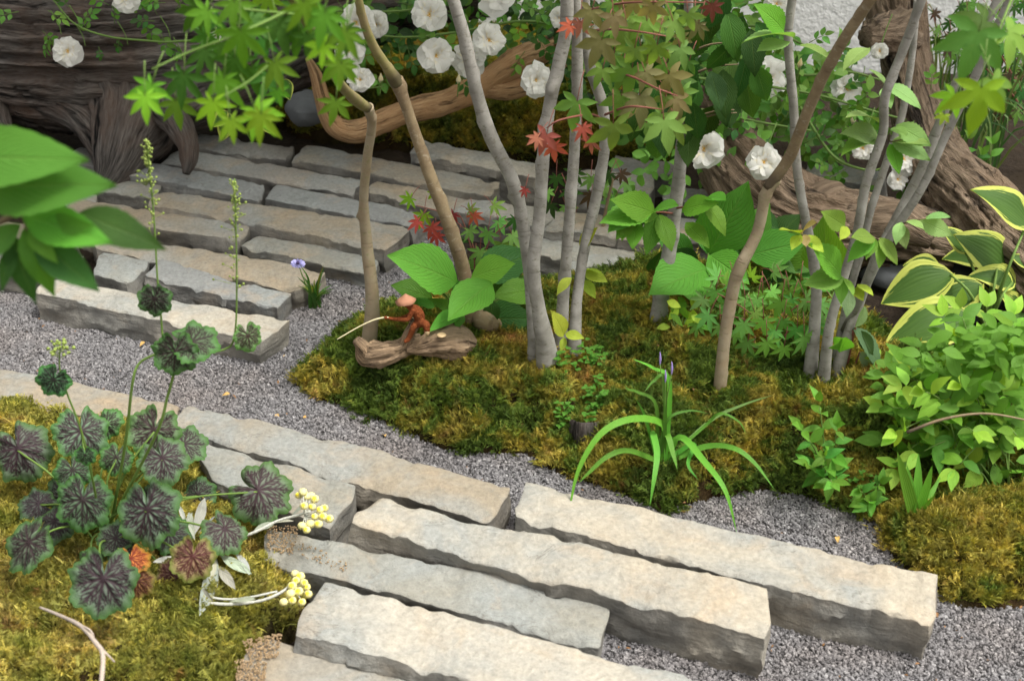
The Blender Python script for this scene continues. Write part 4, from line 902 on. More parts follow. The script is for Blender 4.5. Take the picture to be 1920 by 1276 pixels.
# leaning grey clump, pale serrate leaves
t6 = tree('birch_clump', 1545, 690, 'clump of slender grey stems fanning out towards the wall, pale toothed leaves')
y0 = YB(1545, 692)
stem(t6, [(1520, 690, y0), (1528, 600, y0 + .02), (1530, 520, y0 + .03), (1512, 420, y0 + .04), (1495, 320, y0 + .05), (1488, 200, y0 + .06), (1478, 80, y0 + .06), (1485, 0, y0 + .06), (1492, -60, y0 + .06)], [17, 15, 14, 13, 12, 12, 12, 12, 12], M_BARK_GREY, n=90, knots=10)
stem(t6, [(1546, 694, y0 - .02), (1556, 610, y0 - .02), (1585, 510, y0 - .01), (1608, 430, y0 - .01), (1625, 340, y0 - .01), (1655, 250, y0 - .01), (1660, 180, y0 - .02), (1695, 90, y0 - .02), (1728, 0, y0 - .03), (1750, -60, y0 - .03)], [15, 13, 12, 12, 13, 12, 13, 12, 12, 12], M_BARK_GREY, n=90, knots=14)
stem(t6, [(1566, 686, y0 + .03), (1590, 560, y0 + .05), (1615, 470, y0 + .06), (1634, 390, y0 + .07), (1660, 310, y0 + .08), (1690, 220, y0 + .09), (1708, 120, y0 + .1), (1720, 0, y0 + .1)], [12, 10, 10, 10, 10, 10, 9, 9], M_BARK_GREY, n=70, knots=10)
stem(t6, [(1572, 690, y0 + .0), (1600, 600, y0 + .02), (1640, 490, y0 + .03), (1690, 390, y0 + .04), (1735, 300, y0 + .04), (1782, 180, y0 + .04), (1835, 70, y0 + .03), (1872, 0, y0 + .03), (1900, -60, y0 + .03)], [16, 14, 13, 12, 13, 12, 12, 13, 13], M_BARK_GREY, n=90, knots=12)
stem(t6, [(1585, 620, y0 + .03), (1640, 500, y0 + .0), (1672, 440, y0 - .01), (1730, 350, y0 - .02), (1775, 250, y0 - .02), (1830, 140, y0 - .03), (1880, 30, y0 - .04), (1915, -60, y0 - .05)], [13, 12, 12, 11, 11, 12, 12, 12], M_BARK_GREY, n=80, knots=10, base=False)
PLG, PL2 = (0.20, 0.37, 0.06), (0.27, 0.42, 0.13)
yq = y0 - .12
for b, t, c in [((1502, 437), (1462, 425), YG), ((1500, 440), (1485, 462), YG), ((1508, 442), (1545, 470), YG), ((1505, 436), (1520, 410), (.42, .30, .12)), ((1508, 440), (1512, 460), (.45, .30, .14)), ((1585, 425), (1552, 400), PLG), ((1588, 425), (1580, 445), YG), ((1640, 445), (1600, 442), PLG), ((1642, 448), (1622, 480), PLG), ((1648, 446), (1688, 490), PLG), ((1650, 448), (1655, 500), PLG), ((1640, 446), (1592, 478), MB),
        ((1578, 520), (1540, 455), MB), ((1582, 520), (1510, 530), PLG), ((1580, 522), (1575, 565), PLG), ((1583, 522), (1605, 548), PLG), ((1605, 538), (1618, 562), YG), ((1607, 534), (1638, 545), YG), ((1684, 418), (1700, 465), PL2), ((1700, 415), (1730, 415), PL2), ((1725, 412), (1785, 440), PL2), ((1735, 408), (1780, 402), PL2), ((1690, 416), (1680, 450), PL2), ((1575, 660), (1590, 620), MB), ((1578, 655), (1560, 625), PLG)]:
    leafpx(t6, SERR, b, t, yq, yq - .03, c)
for b, t, c in [((1662, 160), (1730, 190), PL2), ((1655, 165), (1672, 195), PL2), ((1650, 230), (1600, 190), PL2), ((1640, 260), (1580, 265), MB), ((1650, 260), (1600, 235), PL2), ((1672, 240), (1700, 250), PL2), ((1668, 270), (1690, 320), MB), ((1672, 265), (1745, 290), PL2), ((1675, 262), (1740, 262), PL2), ((1680, 235), (1745, 268), PL2), ((1560, 110), (1590, 60), PL2), ((1490, 70), (1400, 40), PL2), ((1480, 78), (1420, 90), PL2), ((1500, 85), (1560, 95), PL2), ((1470, 60), (1440, 10), MB), ((1630, 130), (1670, 160), PL2), ((1630, 90), (1580, 110), PL2)]:
    leafpx(t6, SERR, b, t, y0 + .02, y0 - .02, c)
for rows in [[(1528, 470, y0), (1510, 445, yq + .05), (1503, 438, yq)], [(1612, 430, y0), (1640, 446, yq), (1650, 448, yq)], [(1580, 530, y0), (1582, 520, yq)], [(1690, 420, y0), (1720, 412, yq), (1740, 408, yq)], [(1668, 250, y0), (1668, 265, y0 + .01), (1690, 262, y0)]]:
    twig_geo('t6', vpts(rows), 0.0018, 0.0009)
flush('t6', t6, M_BARK_BROWN)
# blurred leaves of the same clump, near the camera at the top of the frame
for (x, y, r, a, c, Y) in [(1835, 60, 90, 200, (0.10, 0.21, 0.05), 1.55), (1850, 40, 70, 250, (0.07, 0.16, 0.03), 1.6), (1840, 165, 85, 185, BR, 1.5), (1860, 150, 60, 150, PLG, 1.52), (1790, 180, 45, 230, BR, 1.6), (1890, 60, 70, 120, PLG, 1.6), (1770, 215, 20, 200, YG, 1.75)]:
    maple(t6, x, y, Y, r, a, c, MAPLE5, tilt=(0.1, -0.6, 0.7), key='t6c')
twig_geo('t6c', vpts([(1905, -20, 1.75), (1880, 40, 1.62), (1850, 120, 1.53)]), .002, .001)
flush('t6c', t6, M_GREENSTEM)

# crowns of the trees, above the frame: they shade the rear path as in the photograph
def crown(root, c, r, n, ms, cols, L):
    by = [[] for _ in cols]
    for k in range(n):
        while True:
            q = RNG.uniform(-1, 1, 3)
            if .25 < np.linalg.norm(q) < 1 and vnoise(np.array([q * 2.6 + c[0]]), 5)[0] > -.25: break
        p = np.array(c) + q * np.array(r); d = RNG.normal(0, 1, 3) * [1, 1, .5] + [0, 0, -.3]; rot, _ = leaf_matrix(p, p + d, RNG.normal(0, .5, 3) + [0, 0, 1]); m_ = random.choice(ms)
        V = np.array([v.co[:] for v in m_.vertices]) @ (np.array(rot) * L * random.uniform(.7, 1.2)).T + p; uv = np.zeros((len(V), 2))
        for l in m_.loops: uv[l.vertex_index] = m_.uv_layers[0].data[l.index].uv
        by[k % len(cols)].append((V, [tuple(f.vertices) for f in m_.polygons], {'uv': uv}))
    for cl, gs in zip(cols, by):
        o = part('crown', join(gs), M_SMALL, root, kind='stuff'); o.color = (*cl, 1)
crown(t2, (-.45, 3.05, 1.45), (.8, .55, .42), 1200, RLEAF, [HGc, HGd], .075)
crown(t3, (.35, 2.95, 1.5), (.7, .55, .42), 1100, RLEAF, [HGc, HGd], .075)
crown(t6, (1.15, 2.95, 1.5), (.6, .45, .4), 600, RLEAF, [HGc, HGd], .075)

# ------------------------------------------------------------------ climbing roses
PETALS = [petal_mesh('rose_petal', k) for k in range(5)]
def bloom_center():
    gs = [ball((0, 0, 0.02), 0.12, 8, 5, 0.6)]
    rs = random.Random(3)
    for k in range(22):
        a, r = rs.uniform(0, 6.28), rs.uniform(0.04, 0.24); gs.append(ball((r * math.cos(a), r * math.sin(a), 0.09 + rs.uniform(0, 0.09)), 0.028, 5, 4))
    V, Fc, _ = join(gs); V = V * 1.2; return mesh('rose_bloom', V, Fc, M_STAMEN)
BLOOM = bloom_center()
def rose(root, px, py, Y, rpx, face=None, bud=0.0):
    c = PY(px, py, Y); r = rpx * pxm(py, Y) * 1.0
    ax = np.array(face or (random.uniform(-.5, .5), -1.0, random.uniform(0.15, 0.8))); ax = ax / np.linalg.norm(ax)
    q = Vector(ax).to_track_quat('Z', 'Y').to_matrix()
    o = bpy.data.objects.new('rose_bloom', BLOOM); COL.objects.link(o); o.parent = root
    o.matrix_local = Matrix.Translation(Vector(c) - Vector(wl(root))) @ q.to_4x4() @ Matrix.Scale(r, 4)
    ph0 = random.uniform(0, 6)
    for ring, (n, tilt, ln, zo) in enumerate([(5, 84 - 30 * bud, 1.03, 0.0), (5, 74 - 30 * bud, 0.86, 0.03), (3, 60 - 20 * bud, 0.55, 0.05)]):
        for k in range(n):
            a = ph0 + ring * 0.5 + (k + random.uniform(-.15, .15)) * 2 * math.pi / n; t = R(tilt + random.uniform(-9, 9)); s = ln * random.uniform(0.9, 1.1)
            p = bpy.data.objects.new('rose_petal', random.choice(PETALS)); COL.objects.link(p); p.parent = o
            p.matrix_local = Matrix.Translation((0, 0, zo)) @ Matrix.Rotation(a, 4, 'Z') @ Matrix.Rotation(R(90) - t, 4, 'X') @ Matrix.Rotation(random.uniform(-.15, .15), 4, 'Y') @ Matrix.Diagonal((s * random.uniform(1.1, 1.35), s, s * random.uniform(.7, 1.5), 1))
    b = c - ax * r * 0.12
    return c, b
RG1, RG2, RG3 = (0.055, 0.155, 0.03), (0.115, 0.27, 0.04), (0.19, 0.38, 0.06)
def sprig(root, key, px, py, Y, Lpx, ang, cols=(RG1, RG1, RG2, RG2, RG3), pairs=2):
    c = PY(px, py, Y); L = Lpx * pxm(py, Y); a = R(ang); d = np.array([math.sin(a), random.uniform(-.45, .3), math.cos(a)]); d /= np.linalg.norm(d)
    nn = np.array([random.uniform(-.4, .4), -.65, random.uniform(.4, 1.0)]); nn = nn - d * np.dot(nn, d); nn /= np.linalg.norm(nn); s = np.cross(d, nn)
    tip = c + d * L * 1.5; twig_geo(key, [c, c + d * L * 0.8 + nn * L * .06, tip], 0.0010, 0.0007, 5, 4)
    cl = random.choice(cols)
    add_leaf(root, random.choice(RLEAF), tip, tip + d * L * random.uniform(.85, 1.05) - nn * L * .1, nn + RNG.normal(0, .2, 3), jit(cl), 'leaflet')
    for i in range(pairs):
        t = c + d * L * (1.25 - 0.6 * i)
        for sg in (-1, 1):
            e = t + (d * 0.55 + s * sg * 0.9) * L * random.uniform(.7, .95) * (1 - .1 * i); add_leaf(root, random.choice(RLEAF), t + s * sg * L * .06, e, nn + s * sg * .25 + RNG.normal(0, .25, 3), jit(cl), 'leaflet')
def cane(root, rows, r, name='cane'): return part(name, tube(vpts(rows), [r, r * .7], 40, 8, 0.05, knots=4), M_CANE, root)

r1 = thing('climbing_rose', PY(330, 60, 3.2), 'rose shoot trailing over the dark log with one open bloom', 'rose')
cane(r1, [(560, -40, 3.2), (420, 60, 3.15), (330, 78, 3.12), (270, 76, 3.12), (200, 68, 3.13), (140, 45, 3.14), (100, 0, 3.16)], 0.003)
for (x, y, a, L) in [(35, 22, 260, 26), (90, 20, 120, 24), (130, 15, 330, 20), (215, 45, 10, 24), (240, 20, 60, 26), (255, 5, 20, 30), (295, 28, 340, 26), (330, 18, 40, 26), (185, 88, 175, 13), (95, 70, 210, 24), (80, 58, 150, 20), (170, 62, 330, 18), (225, 70, 200, 18), (300, 60, 160, 24), (330, 75, 190, 24), (290, 40, 270, 24), (150, 40, 60, 22), (350, 40, 90, 24), (265, 40, 150, 26), (310, 5, 270, 24), (205, 10, 300, 24), (375, 60, 170, 22)]:
    sprig(r1, 'r1', x, y, 3.16, L * .85, a, (RG2, RG3, RG2, RG1))
rose(r1, 128, 96, 3.14, 27, (0.1, -1, .45)); rose(r1, 237, -4, 3.14, 26, (0.1, -1, .2))
for (x, y) in [(95, 20), (130, 10), (220, 40), (300, 30), (325, 70), (140, 42)]: twig_geo('r1', vpts([(x, y, 3.15), (x + 15, y + 25, 3.14), (x + 20, y + 45, 3.13)]), .0014, .0008)
flush('r1', r1, M_CANE)

r2 = thing('climbing_rose', PY(900, 160, 3.3), 'white rose bush in full bloom behind the brown and grey stems', 'rose')
cane(r2, [(1230, 120, 3.3), (1080, 60, 3.28), (980, 40, 3.25), (860, 60, 3.22), (760, 70, 3.2), (640, 60, 3.18)], 0.0035)
cane(r2, [(1180, -30, 3.35), (1020, 20, 3.3), (900, -10, 3.28), (760, 20, 3.25), (600, 20, 3.22)], 0.0035)
for (x, y) in fill([(600, -20), (1060, -20), (1240, 40), (1230, 190), (1100, 190), (1010, 170), (940, 100), (900, 150), (820, 150), (760, 120), (720, 160), (650, 150), (610, 100)], 57, 20):
    sprig(r2, 'r2', x, y, random.uniform(3.1, 3.34), random.uniform(20, 27), random.uniform(0, 360))
for (x, y, r, Y) in [(668, 42, 32, 3.12), (706, 46, 26, 3.16), (655, 96, 28, 3.1), (677, 150, 24, 2.95), (806, 28, 32, 3.1), (817, 104, 33, 3.08), (882, 112, 32, 3.14), (916, 76, 31, 3.06), (934, -6, 36, 3.1), (1004, 150, 31, 3.0), (1207, 188, 15, 3.1), (1052, 34, 20, 3.15), (1112, 52, 14, 3.2), (398, 78, 18, 3.18)]:
    c, b = rose(r2, x, y, Y, r); twig_geo('r2', [b, b + np.array([random.uniform(-.02, .02), .03, -.03]), b + np.array([random.uniform(-.05, .05), .1, -.05])], .0016, .0014)
flush('r2', r2, M_CANE)
def backing(root, poly, n, y0_, y1_, Lpx, cols):
    by = {}
    for (x, y) in fill(poly, n): by.setdefault(random.choice(range(len(cols))), []).append((x, y))
    for ci, ps in by.items():
        gs = []
        for (x, y) in ps:
            Y = random.uniform(y0_, y1_); b = PY(x, y, Y); a = random.uniform(0, 6.28); L = Lpx * random.uniform(.7, 1.2) * pxm(y, Y); d = np.array([math.sin(a), random.uniform(-.5, .5), math.cos(a)])
            rot, _ = leaf_matrix(b, b + d, (random.uniform(-.5, .5), -.6, random.uniform(.2, 1))); M3 = np.array(rot) * L; m_ = random.choice(RLEAF)
            V = np.array([v.co[:] for v in m_.vertices]) @ M3.T + b; uv = np.zeros((len(V), 2)); 
            for l in m_.loops: uv[l.vertex_index] = m_.uv_layers[0].data[l.index].uv
            gs.append((V, [tuple(p.vertices) for p in m_.polygons], {'uv': uv}))
        o = part('foliage', join(gs), M_ROSELEAF, root, kind='stuff'); o.color = (*cols[ci], 1)
backing(r2, [(590, -30), (1300, -30), (1300, 200), (1200, 210), (1080, 200), (1000, 130), (900, 110), (760, 100), (640, 110)], 620, 3.28, 3.5, 27, [RG1, RG2, (0.02, 0.06, 0.012)])

r3 = thing('climbing_rose', PY(1500, 300, 3.0), 'open rose bush sprawling before the white wall over the fallen driftwood', 'rose')
for rows in [[(1240, 140, 2.9), (1340, 150, 2.92), (1440, 162, 2.95), (1540, 180, 2.98), (1650, 212, 3.0), (1720, 230, 3.02)], [(1230, 190, 2.85), (1350, 213, 2.88), (1430, 230, 2.9), (1520, 245, 2.92)], [(1300, 60, 3.1), (1420, 50, 3.1), (1520, 90, 3.1), (1600, 120, 3.1)], [(1500, 200, 2.9), (1560, 290, 2.86), (1620, 318, 2.85), (1660, 316, 2.84)], [(1300, 100, 3.05), (1380, 110, 3.05), (1500, 140, 3.05), (1590, 135, 3.05), (1650, 150, 3.05)]]:
    cane(r3, rows, 0.0036)
for (x, y) in fill([(1290, -10), (1450, -10), (1470, 60), (1540, 80), (1640, 130), (1660, 210), (1640, 300), (1560, 330), (1480, 270), (1400, 260), (1330, 200), (1290, 120)], 50, 22):
    sprig(r3, 'r3', x, y, random.uniform(2.86, 3.1), random.uniform(19, 26), random.uniform(0, 360), (RG2, RG2, RG3, RG1))
for (x, y) in [(1745, 170), (1750, 250), (1760, 300), (1650, 340), (1700, 330), (1520, 300), (1800, 240)]: sprig(r3, 'r3', x, y, 3.0, 20, random.uniform(0, 360), (RG2, RG3))
for (x, y, r, Y, f) in [(1320, 278, 34, 2.78, (-.1, -1, .25)), (1432, 304, 31, 2.78, (0, -1, .6)), (1440, 146, 36, 2.98, None), (1456, 8, 24, 3.0, None), (1586, 166, 28, 3.06, None), (1617, 276, 22, 2.85, (.2, -1, .1)), (1692, 298, 30, 2.9, (.3, -.8, .6)), (1682, 336, 22, 2.88, None), (1650, 96, 16, 3.1, None), (1330, 8, 18, 3.1, None)]:
    c, b = rose(r3, x, y, Y, r, f); twig_geo('r3', [b, b + np.array([.01, .02, .03]), b + np.array([.03, .05, .07])], .0017, .0014)
flush('r3', r3, M_CANE)
backing(r3, [(1290, -20), (1450, -20), (1470, 60), (1620, 140), (1660, 260), (1560, 330), (1440, 250), (1340, 200), (1290, 100)], 700, 3.02, 3.3, 26, [RG2, RG2, RG3])
backing(r3, [(1130, 300), (1420, 230), (1480, 330), (1480, 480), (1300, 480), (1150, 440)], 170, 2.86, 3.0, 28, [RG2, RG3])

for (r_, x, y, Y) in [(r2, 714, 148, 3.05), (r2, 860, 150, 3.05), (r3, 1412, 285, 2.82), (r3, 1500, 120, 2.98), (r3, 1600, 225, 2.9), (r1, 408, 62, 3.12)]:
    c = PY(x, y, Y); part('rose_bud', tube([c - [0, 0, .009], c, c + [.001, -.003, .014]], [.003, .0062, .0008], 10, 10, .1), M_PETAL, r_); part('rose_bud_calyx', tube([c - [.004, 0, .04], c - [0, 0, .012], c - [0, 0, .002]], [.001, .0026, .0052], 10, 8), M_CANE, r_)

backing(r2, [(1110, -20), (1330, -20), (1330, 280), (1230, 310), (1120, 200)], 240, 3.0, 3.3, 30, [RG1, RG1, RG2])

# ------------------------------------------------------------------ low plants
def plant(name, px, py, label, cat='plant', group=None): return thing(name, PG(px, py), label, cat, group)
HG, HG2, HG3 = (0.085, 0.235, 0.03), (0.125, 0.31, 0.035), (0.04, 0.115, 0.025)
pa = plant('hydrangea', 868, 600, 'broad glossy leaves with lance shaped lower ones at the foot of the slanting stem')
ya = YB(868, 600); B = [BROAD[0], BROAD[1]]
for b, t, c, ms, dn in [((856, 530), (750, 472), HG2, B, -.06), ((884, 520), (960, 492), HG2, B, 0), ((922, 530), (845, 582), HG2, B, -.12), ((1005, 545), (932, 548), HG2, B, -.02), ((810, 560), (742, 530), HG, B, .02), ((815, 575), (775, 560), HG, LANCE, 0), ((900, 600), (1000, 590), HG3, B, .03), ((860, 585), (815, 605), HG2, LANCE, -.1), ((860, 590), (820, 560), HG, LANCE, -.03), ((862, 585), (858, 612), HG, LANCE, -.08), ((850, 590), (790, 580), HG, OVAL, .04), ((890, 520), (1000, 470), HG3, B, .12), ((840, 590), (760, 575), HG, B, .06), ((870, 560), (850, 520), HG, LANCE, 0), ((920, 560), (925, 610), HG3, B, .02), ((900, 560), (990, 515), HG, B, .1)]:
    leafpx(pa, ms, b, t, ya - .03 + dn * .5, ya - .06 + dn, c, [random.uniform(-.3, .3), -.7, .8])
for x in (856, 884, 922, 1000, 815): twig_geo('pa', vpts([(868, 612, ya), ((868 + x) / 2, 560, ya - .02), (x, 530 if x < 900 else 545, ya - .03)]), .002, .0015)
flush('pa', pa, M_GREENSTEM, 'stalks')

pb = plant('hydrangea', 1330, 560, 'large green hydrangea leaves spreading between the single grey stem and bent tan stem')
yb = YB(1330, 590) + .08
for b, t, c, dn in [((1325, 505), (1238, 528), HG2, -.14), ((1328, 475), (1398, 362), HG, 0), ((1330, 478), (1388, 515), HG2, -.08), ((1400, 480), (1510, 450), HG, .04), ((1380, 470), (1300, 430), HG, .06), ((1450, 470), (1530, 505), HG, .05), ((1470, 500), (1420, 540), HG3, .05), ((1310, 500), (1260, 470), HG3, .08), ((1290, 530), (1300, 560), HG2, .0), ((1240, 470), (1225, 520), HG3, .14), ((1480, 480), (1560, 470), HG, .08), ((1550, 520), (1545, 440), HG2, -.02), ((1400, 500), (1380, 450), HG3, .1), ((1430, 520), (1500, 520), HG, .06), ((1390, 470), (1440, 390), HG, .1), ((1440, 500), (1530, 440), HG2, .06), ((1400, 520), (1350, 560), HG3, .06), ((1460, 430), (1400, 400), HG3, .12), ((1500, 500), (1560, 545), HG, .04), ((1300, 480), (1240, 440), HG, .1), ((1440, 460), (1500, 400), HG3, .12), ((1360, 430), (1310, 380), HG, .08)]:
    leafpx(pb, BROAD, b, t, yb + dn * .5, yb - .05 + dn, c, [random.uniform(-.3, .3), -.75, .7])
for x, y in [(1325, 505), (1328, 475), (1400, 480), (1470, 500), (1290, 530)]: twig_geo('pb', vpts([(1340, 600, yb), ((1340 + x) / 2, 550, yb), (x, y, yb - .01)]), .0025, .0017)
flush('pb', pb, M_GREENSTEM, 'stalks')
pc = plant('yellow_green_creeper', 1270, 620, 'low cluster of small yellow green leaves at the foot of the single grey stem')
yc = YB(1270, 625)
for (x, y) in fill([(1250, 560), (1300, 545), (1310, 600), (1300, 640), (1262, 640), (1252, 600)], 26, 8):
    a = R(random.uniform(60, 300)); L = random.uniform(24, 36); Y = yc + random.uniform(-.03, .08); leafpx(pc, SERR, (x, y), (x + L * math.sin(a), y - L * math.cos(a)), Y, Y - .01, random.choice([HG2, (0.15, 0.3, 0.03), YG]))
for k in range(6): twig_geo('pc', [PG(1272, 628), PY(1270 + 8 * k - 20, 590, yc + .02)], .0014, .001)
flush('pc', pc, M_GREENSTEM, 'stalks')

# maple seedlings
MS = (0.19, 0.39, 0.10)
s1 = plant('maple_seedling', 1430, 650, 'low spread of seven pointed green maple leaves around the tan stem')
ys = YB(1430, 655)
for (x, y, r, a, dy) in [(1342, 545, 36, 200, .06), (1378, 530, 34, 150, .06), (1330, 590, 34, 210, .02), (1345, 520, 32, 330, .08), (1398, 560, 34, 160, .04), (1395, 605, 34, 185, -.02), (1432, 600, 34, 170, -.03), (1438, 640, 38, 165, -.06), (1402, 640, 34, 200, -.02), (1465, 565, 38, 190, .02), (1468, 600, 34, 185, -.01), (1495, 615, 36, 170, -.03), (1508, 630, 44, 165, -.06), (1345, 650, 34, 200, .02), (1375, 660, 28, 160, .03), (1510, 560, 40, 150, .02), (1535, 570, 36, 120, 0), (1470, 530, 34, 150, .07), (1430, 550, 34, 180, .06), (1320, 560, 30, 240, .06), (1415, 585, 30, 140, .02), (1450, 510, 32, 40, .09), (1390, 685, 30, 190, .0), (1350, 610, 30, 180, .04), (1485, 560, 30, 220, .05), (1525, 610, 36, 180, 0), (1410, 520, 30, 0, .09), (1360, 535, 30, 30, .07), (1420, 560, 34, 200, .04), (1445, 545, 32, 140, .05), (1480, 545, 30, 170, .06), (1500, 530, 34, 200, .07), (1540, 600, 34, 160, .01), (1530, 530, 32, 60, .06), (1455, 620, 30, 210, -.03), (1380, 620, 32, 150, .0), (1310, 610, 28, 220, .03), (1560, 560, 30, 110, .04), (1410, 665, 28, 185, -.02), (1470, 650, 30, 190, -.04), (1365, 575, 30, 240, .05), (1372, 590, 28, 190, .04)]:
    maple(s1, x, y, ys + dy - .02, r, a + random.uniform(-15, 15), random.choice([MS, MS, (0.22, 0.43, 0.08), (0.13, 0.30, 0.06)]), MAPLE, key='s1', tilt=(random.uniform(-.3, .3), -.6, .8))
for rows in [[(1450, 655), (1430, 610), (1390, 575), (1345, 550)], [(1455, 655), (1470, 600), (1500, 570), (1530, 565)], [(1450, 660), (1440, 630), (1400, 600), (1350, 590)], [(1452, 655), (1480, 620), (1505, 620)]]:
    twig_geo('s1', vpts([(x, y, ys) for x, y in rows]), .0016, .0009, 12, 5)
flush('s1', s1, M_REDSTEM)
s2 = plant('maple_seedling', 880, 560, 'small maple seedling with red and green leaves behind the slanting stem')
y2 = YB(880, 560) + .12
for (x, y, r, a, c, ms) in [(795, 402, 28, 190, BR, MAPLE), (770, 372, 26, 230, BR, MAPLE), (815, 360, 24, 180, BR, MAPLE), (808, 425, 28, 150, RD, MAPLE), (818, 440, 24, 180, RD, MAPLE), (785, 415, 24, 250, RD, MAPLE), (850, 400, 22, 200, RD, MAPLE), (888, 402, 24, 160, RD, MAPLE), (880, 430, 28, 170, MS, MAPLE), (915, 435, 30, 180, MS, MAPLE), (940, 455, 34, 180, MS, MAPLE5), (900, 470, 30, 200, MS, MAPLE), (935, 415, 28, 150, MS, MAPLE), (960, 440, 30, 140, MS, MAPLE), (890, 490, 30, 180, MS, MAPLE), (860, 450, 26, 190, HG3, MAPLE), (925, 385, 24, 90, LGR, MAPLE), (965, 410, 26, 170, HG3, MAPLE), (880, 395, 22, 60, LGR, MAPLE)]:
    maple(s2, x, y, y2 + random.uniform(-.04, .06), r, a + random.uniform(-15, 15), c, ms, key='s2')
for rows in [[(885, 580), (890, 500), (880, 440), (830, 400), (780, 385)], [(890, 520), (920, 450), (950, 420)], [(885, 470), (870, 420), (860, 400)]]: twig_geo('s2', vpts([(x, y, y2 + .02) for x, y in rows]), .0018, .0009, 12, 5)
flush('s2', s2, M_REDSTEM)
s3 = plant('maple_seedling', 1135, 540, 'dark dull maple seedling on a thin brown stalk behind the four grey stems')
y3 = YB(1135, 520) + .15
twig(s3, [(1118, 545, y3), (1125, 470, y3), (1135, 400, y3), (1150, 330, y3)], .006, M_BARK_BROWN, 'stem', 20, 8)
for (x, y) in fill([(1010, 330), (1170, 300), (1190, 400), (1170, 500), (1100, 500), (1030, 440)], 26, 18):
    maple(s3, x, y, y3 + random.uniform(-.05, .1), random.uniform(20, 32), random.uniform(130, 230), random.choice([HG3, HG3, (0.04, 0.09, 0.025), (0.09, 0.05, 0.03), MS]), MAPLE, key='s3')
flush('s3', s3, M_REDSTEM)

# variegated hosta
ho = plant('hosta', 1850, 610, 'variegated hosta with broad dark green leaves edged in yellow')
yh = 2.5
HL = [((1782, 515), (1658, 552), -.06), ((1812, 590), (1680, 618), -.24), ((1838, 535), (1738, 578), -.08), ((1850, 545), (1786, 552), .0), ((1898, 530), (1842, 505), -.04), ((1890, 508), (1818, 432), .02), ((1925, 615), (1893, 548), -.05), ((1810, 470), (1782, 425), .06), ((1860, 480), (1780, 470), .1), ((1900, 480), (1935, 500), .0), ((1870, 500), (1920, 560), -.02), ((1760, 500), (1700, 490), .12), ((1925, 420), (1865, 345), -.02), ((1935, 640), (1880, 660), 0)]
for b, t, d in HL:
    leafpx(ho, HOSTA, b, t, yh + d * .85 + .02, yh + d, (1, 1, 1), [random.uniform(-.25, .25), -.6, .9]); twig_geo('ho', [P(1850, 620, .0), (P(1850, 620, .05) + PY(b[0], b[1], yh + d * .85 + .02)) / 2 + [0, 0, .02], PY(b[0], b[1], yh + d * .85 + .02)], .0035, .0025)
flush('ho', ho, M_GREENSTEM, 'stalks')

# leafy shrub
sh = plant('leafy_shrub', 1840, 900, 'dense light green shrub of small oval leaves in pairs', 'shrub')
SG = [(0.17, 0.35, 0.035), (0.24, 0.45, 0.045), (0.31, 0.52, 0.065), (0.10, 0.24, 0.03)]
yb_ = YB(1840, 880)
def paired(root, key, pts, L, cols, ms, k0=0.3, step=0.028, name='leaf'):
    C = spline(pts, 24); twig_geo(key, C[::3], .0017, .0009, 8, 5)
    ln = np.concatenate([[0], np.cumsum(np.linalg.norm(np.diff(C, axis=0), axis=1))]); tot = ln[-1]; s = tot * k0; flip = 0; cnt = 0
    while s < tot - 0.004:
        i = min(22, int(np.searchsorted(ln, s))); p = C[i]; d = C[i + 1] - C[i]; d /= np.linalg.norm(d); sd_ = np.cross(d, [0, -0.4, 1.0] if abs(d[2]) < .7 else [0.3, -1, 0.1]); sd_ /= np.linalg.norm(sd_) + 1e-9
        if flip: sd_ = np.cross(d, sd_)
        for sg in (-1, 1):
            e = sd_ * sg + d * random.uniform(.1, .6) + np.array([0, -.15, random.uniform(-.1, .35)]); e /= np.linalg.norm(e); l = L * random.uniform(.75, 1.15) * (1 - 0.25 * (s / tot) ** 3)
            add_leaf(root, random.choice(ms), p, p + e * l, [random.uniform(-.3, .3), random.uniform(-.8, -.2), 1.0], jit(random.choice(cols)), name); cnt += 1
        s += step; flip ^= 1
    for a in (-.4, .4): 
        e = d + sd_ * a + np.array([0, -.2, 0]); e /= np.linalg.norm(e); add_leaf(root, random.choice(ms), C[-1], C[-1] + e * L * .75, [random.uniform(-.3, .3), -.6, .8], jit(cols[-2]), name); cnt += 1
    return cnt
tot = 0
for (x, y) in [(1650, 668), (1705, 700), (1768, 592), (1800, 578), (1850, 575), (1900, 590), (1760, 660), (1690, 720), (1840, 640), (1790, 640), (1900, 660), (1730, 730), (1690, 760), (1800, 720), (1870, 730), (1930, 740), (1680, 810), (1760, 800), (1830, 810), (1910, 820), (1790, 880), (1850, 930), (1900, 930), (1930, 650), (1870, 870), (1720, 850), (1655, 760), (1650, 815), (1680, 880), (1740, 915), (1800, 945), (1880, 900), (1760, 840), (1925, 870)]:
    if tot > 292: break
    Yt_ = yb_ + random.uniform(-.1, .05) if y > 700 else yb_ + random.uniform(-.02, .22)
    tip = PY(x, y, Yt_); base = PG(1830 + random.uniform(-60, 80), 890 + random.uniform(-30, 40)); mid = (tip + base) / 2 + np.array([0, .02, .04])
    tot += paired(sh, 'sh', [base, mid, tip], .048, SG, SMALL, .34, .043)
flush('sh', sh, M_GREENSTEM)
twig(sh, [(1700, 810, yb_ - .1), (1770, 785, yb_ - .1), (1850, 775, yb_ - .1), (1940, 790, yb_ - .1)], .0028, M_BARK_BROWN, 'branch', 20, 6)
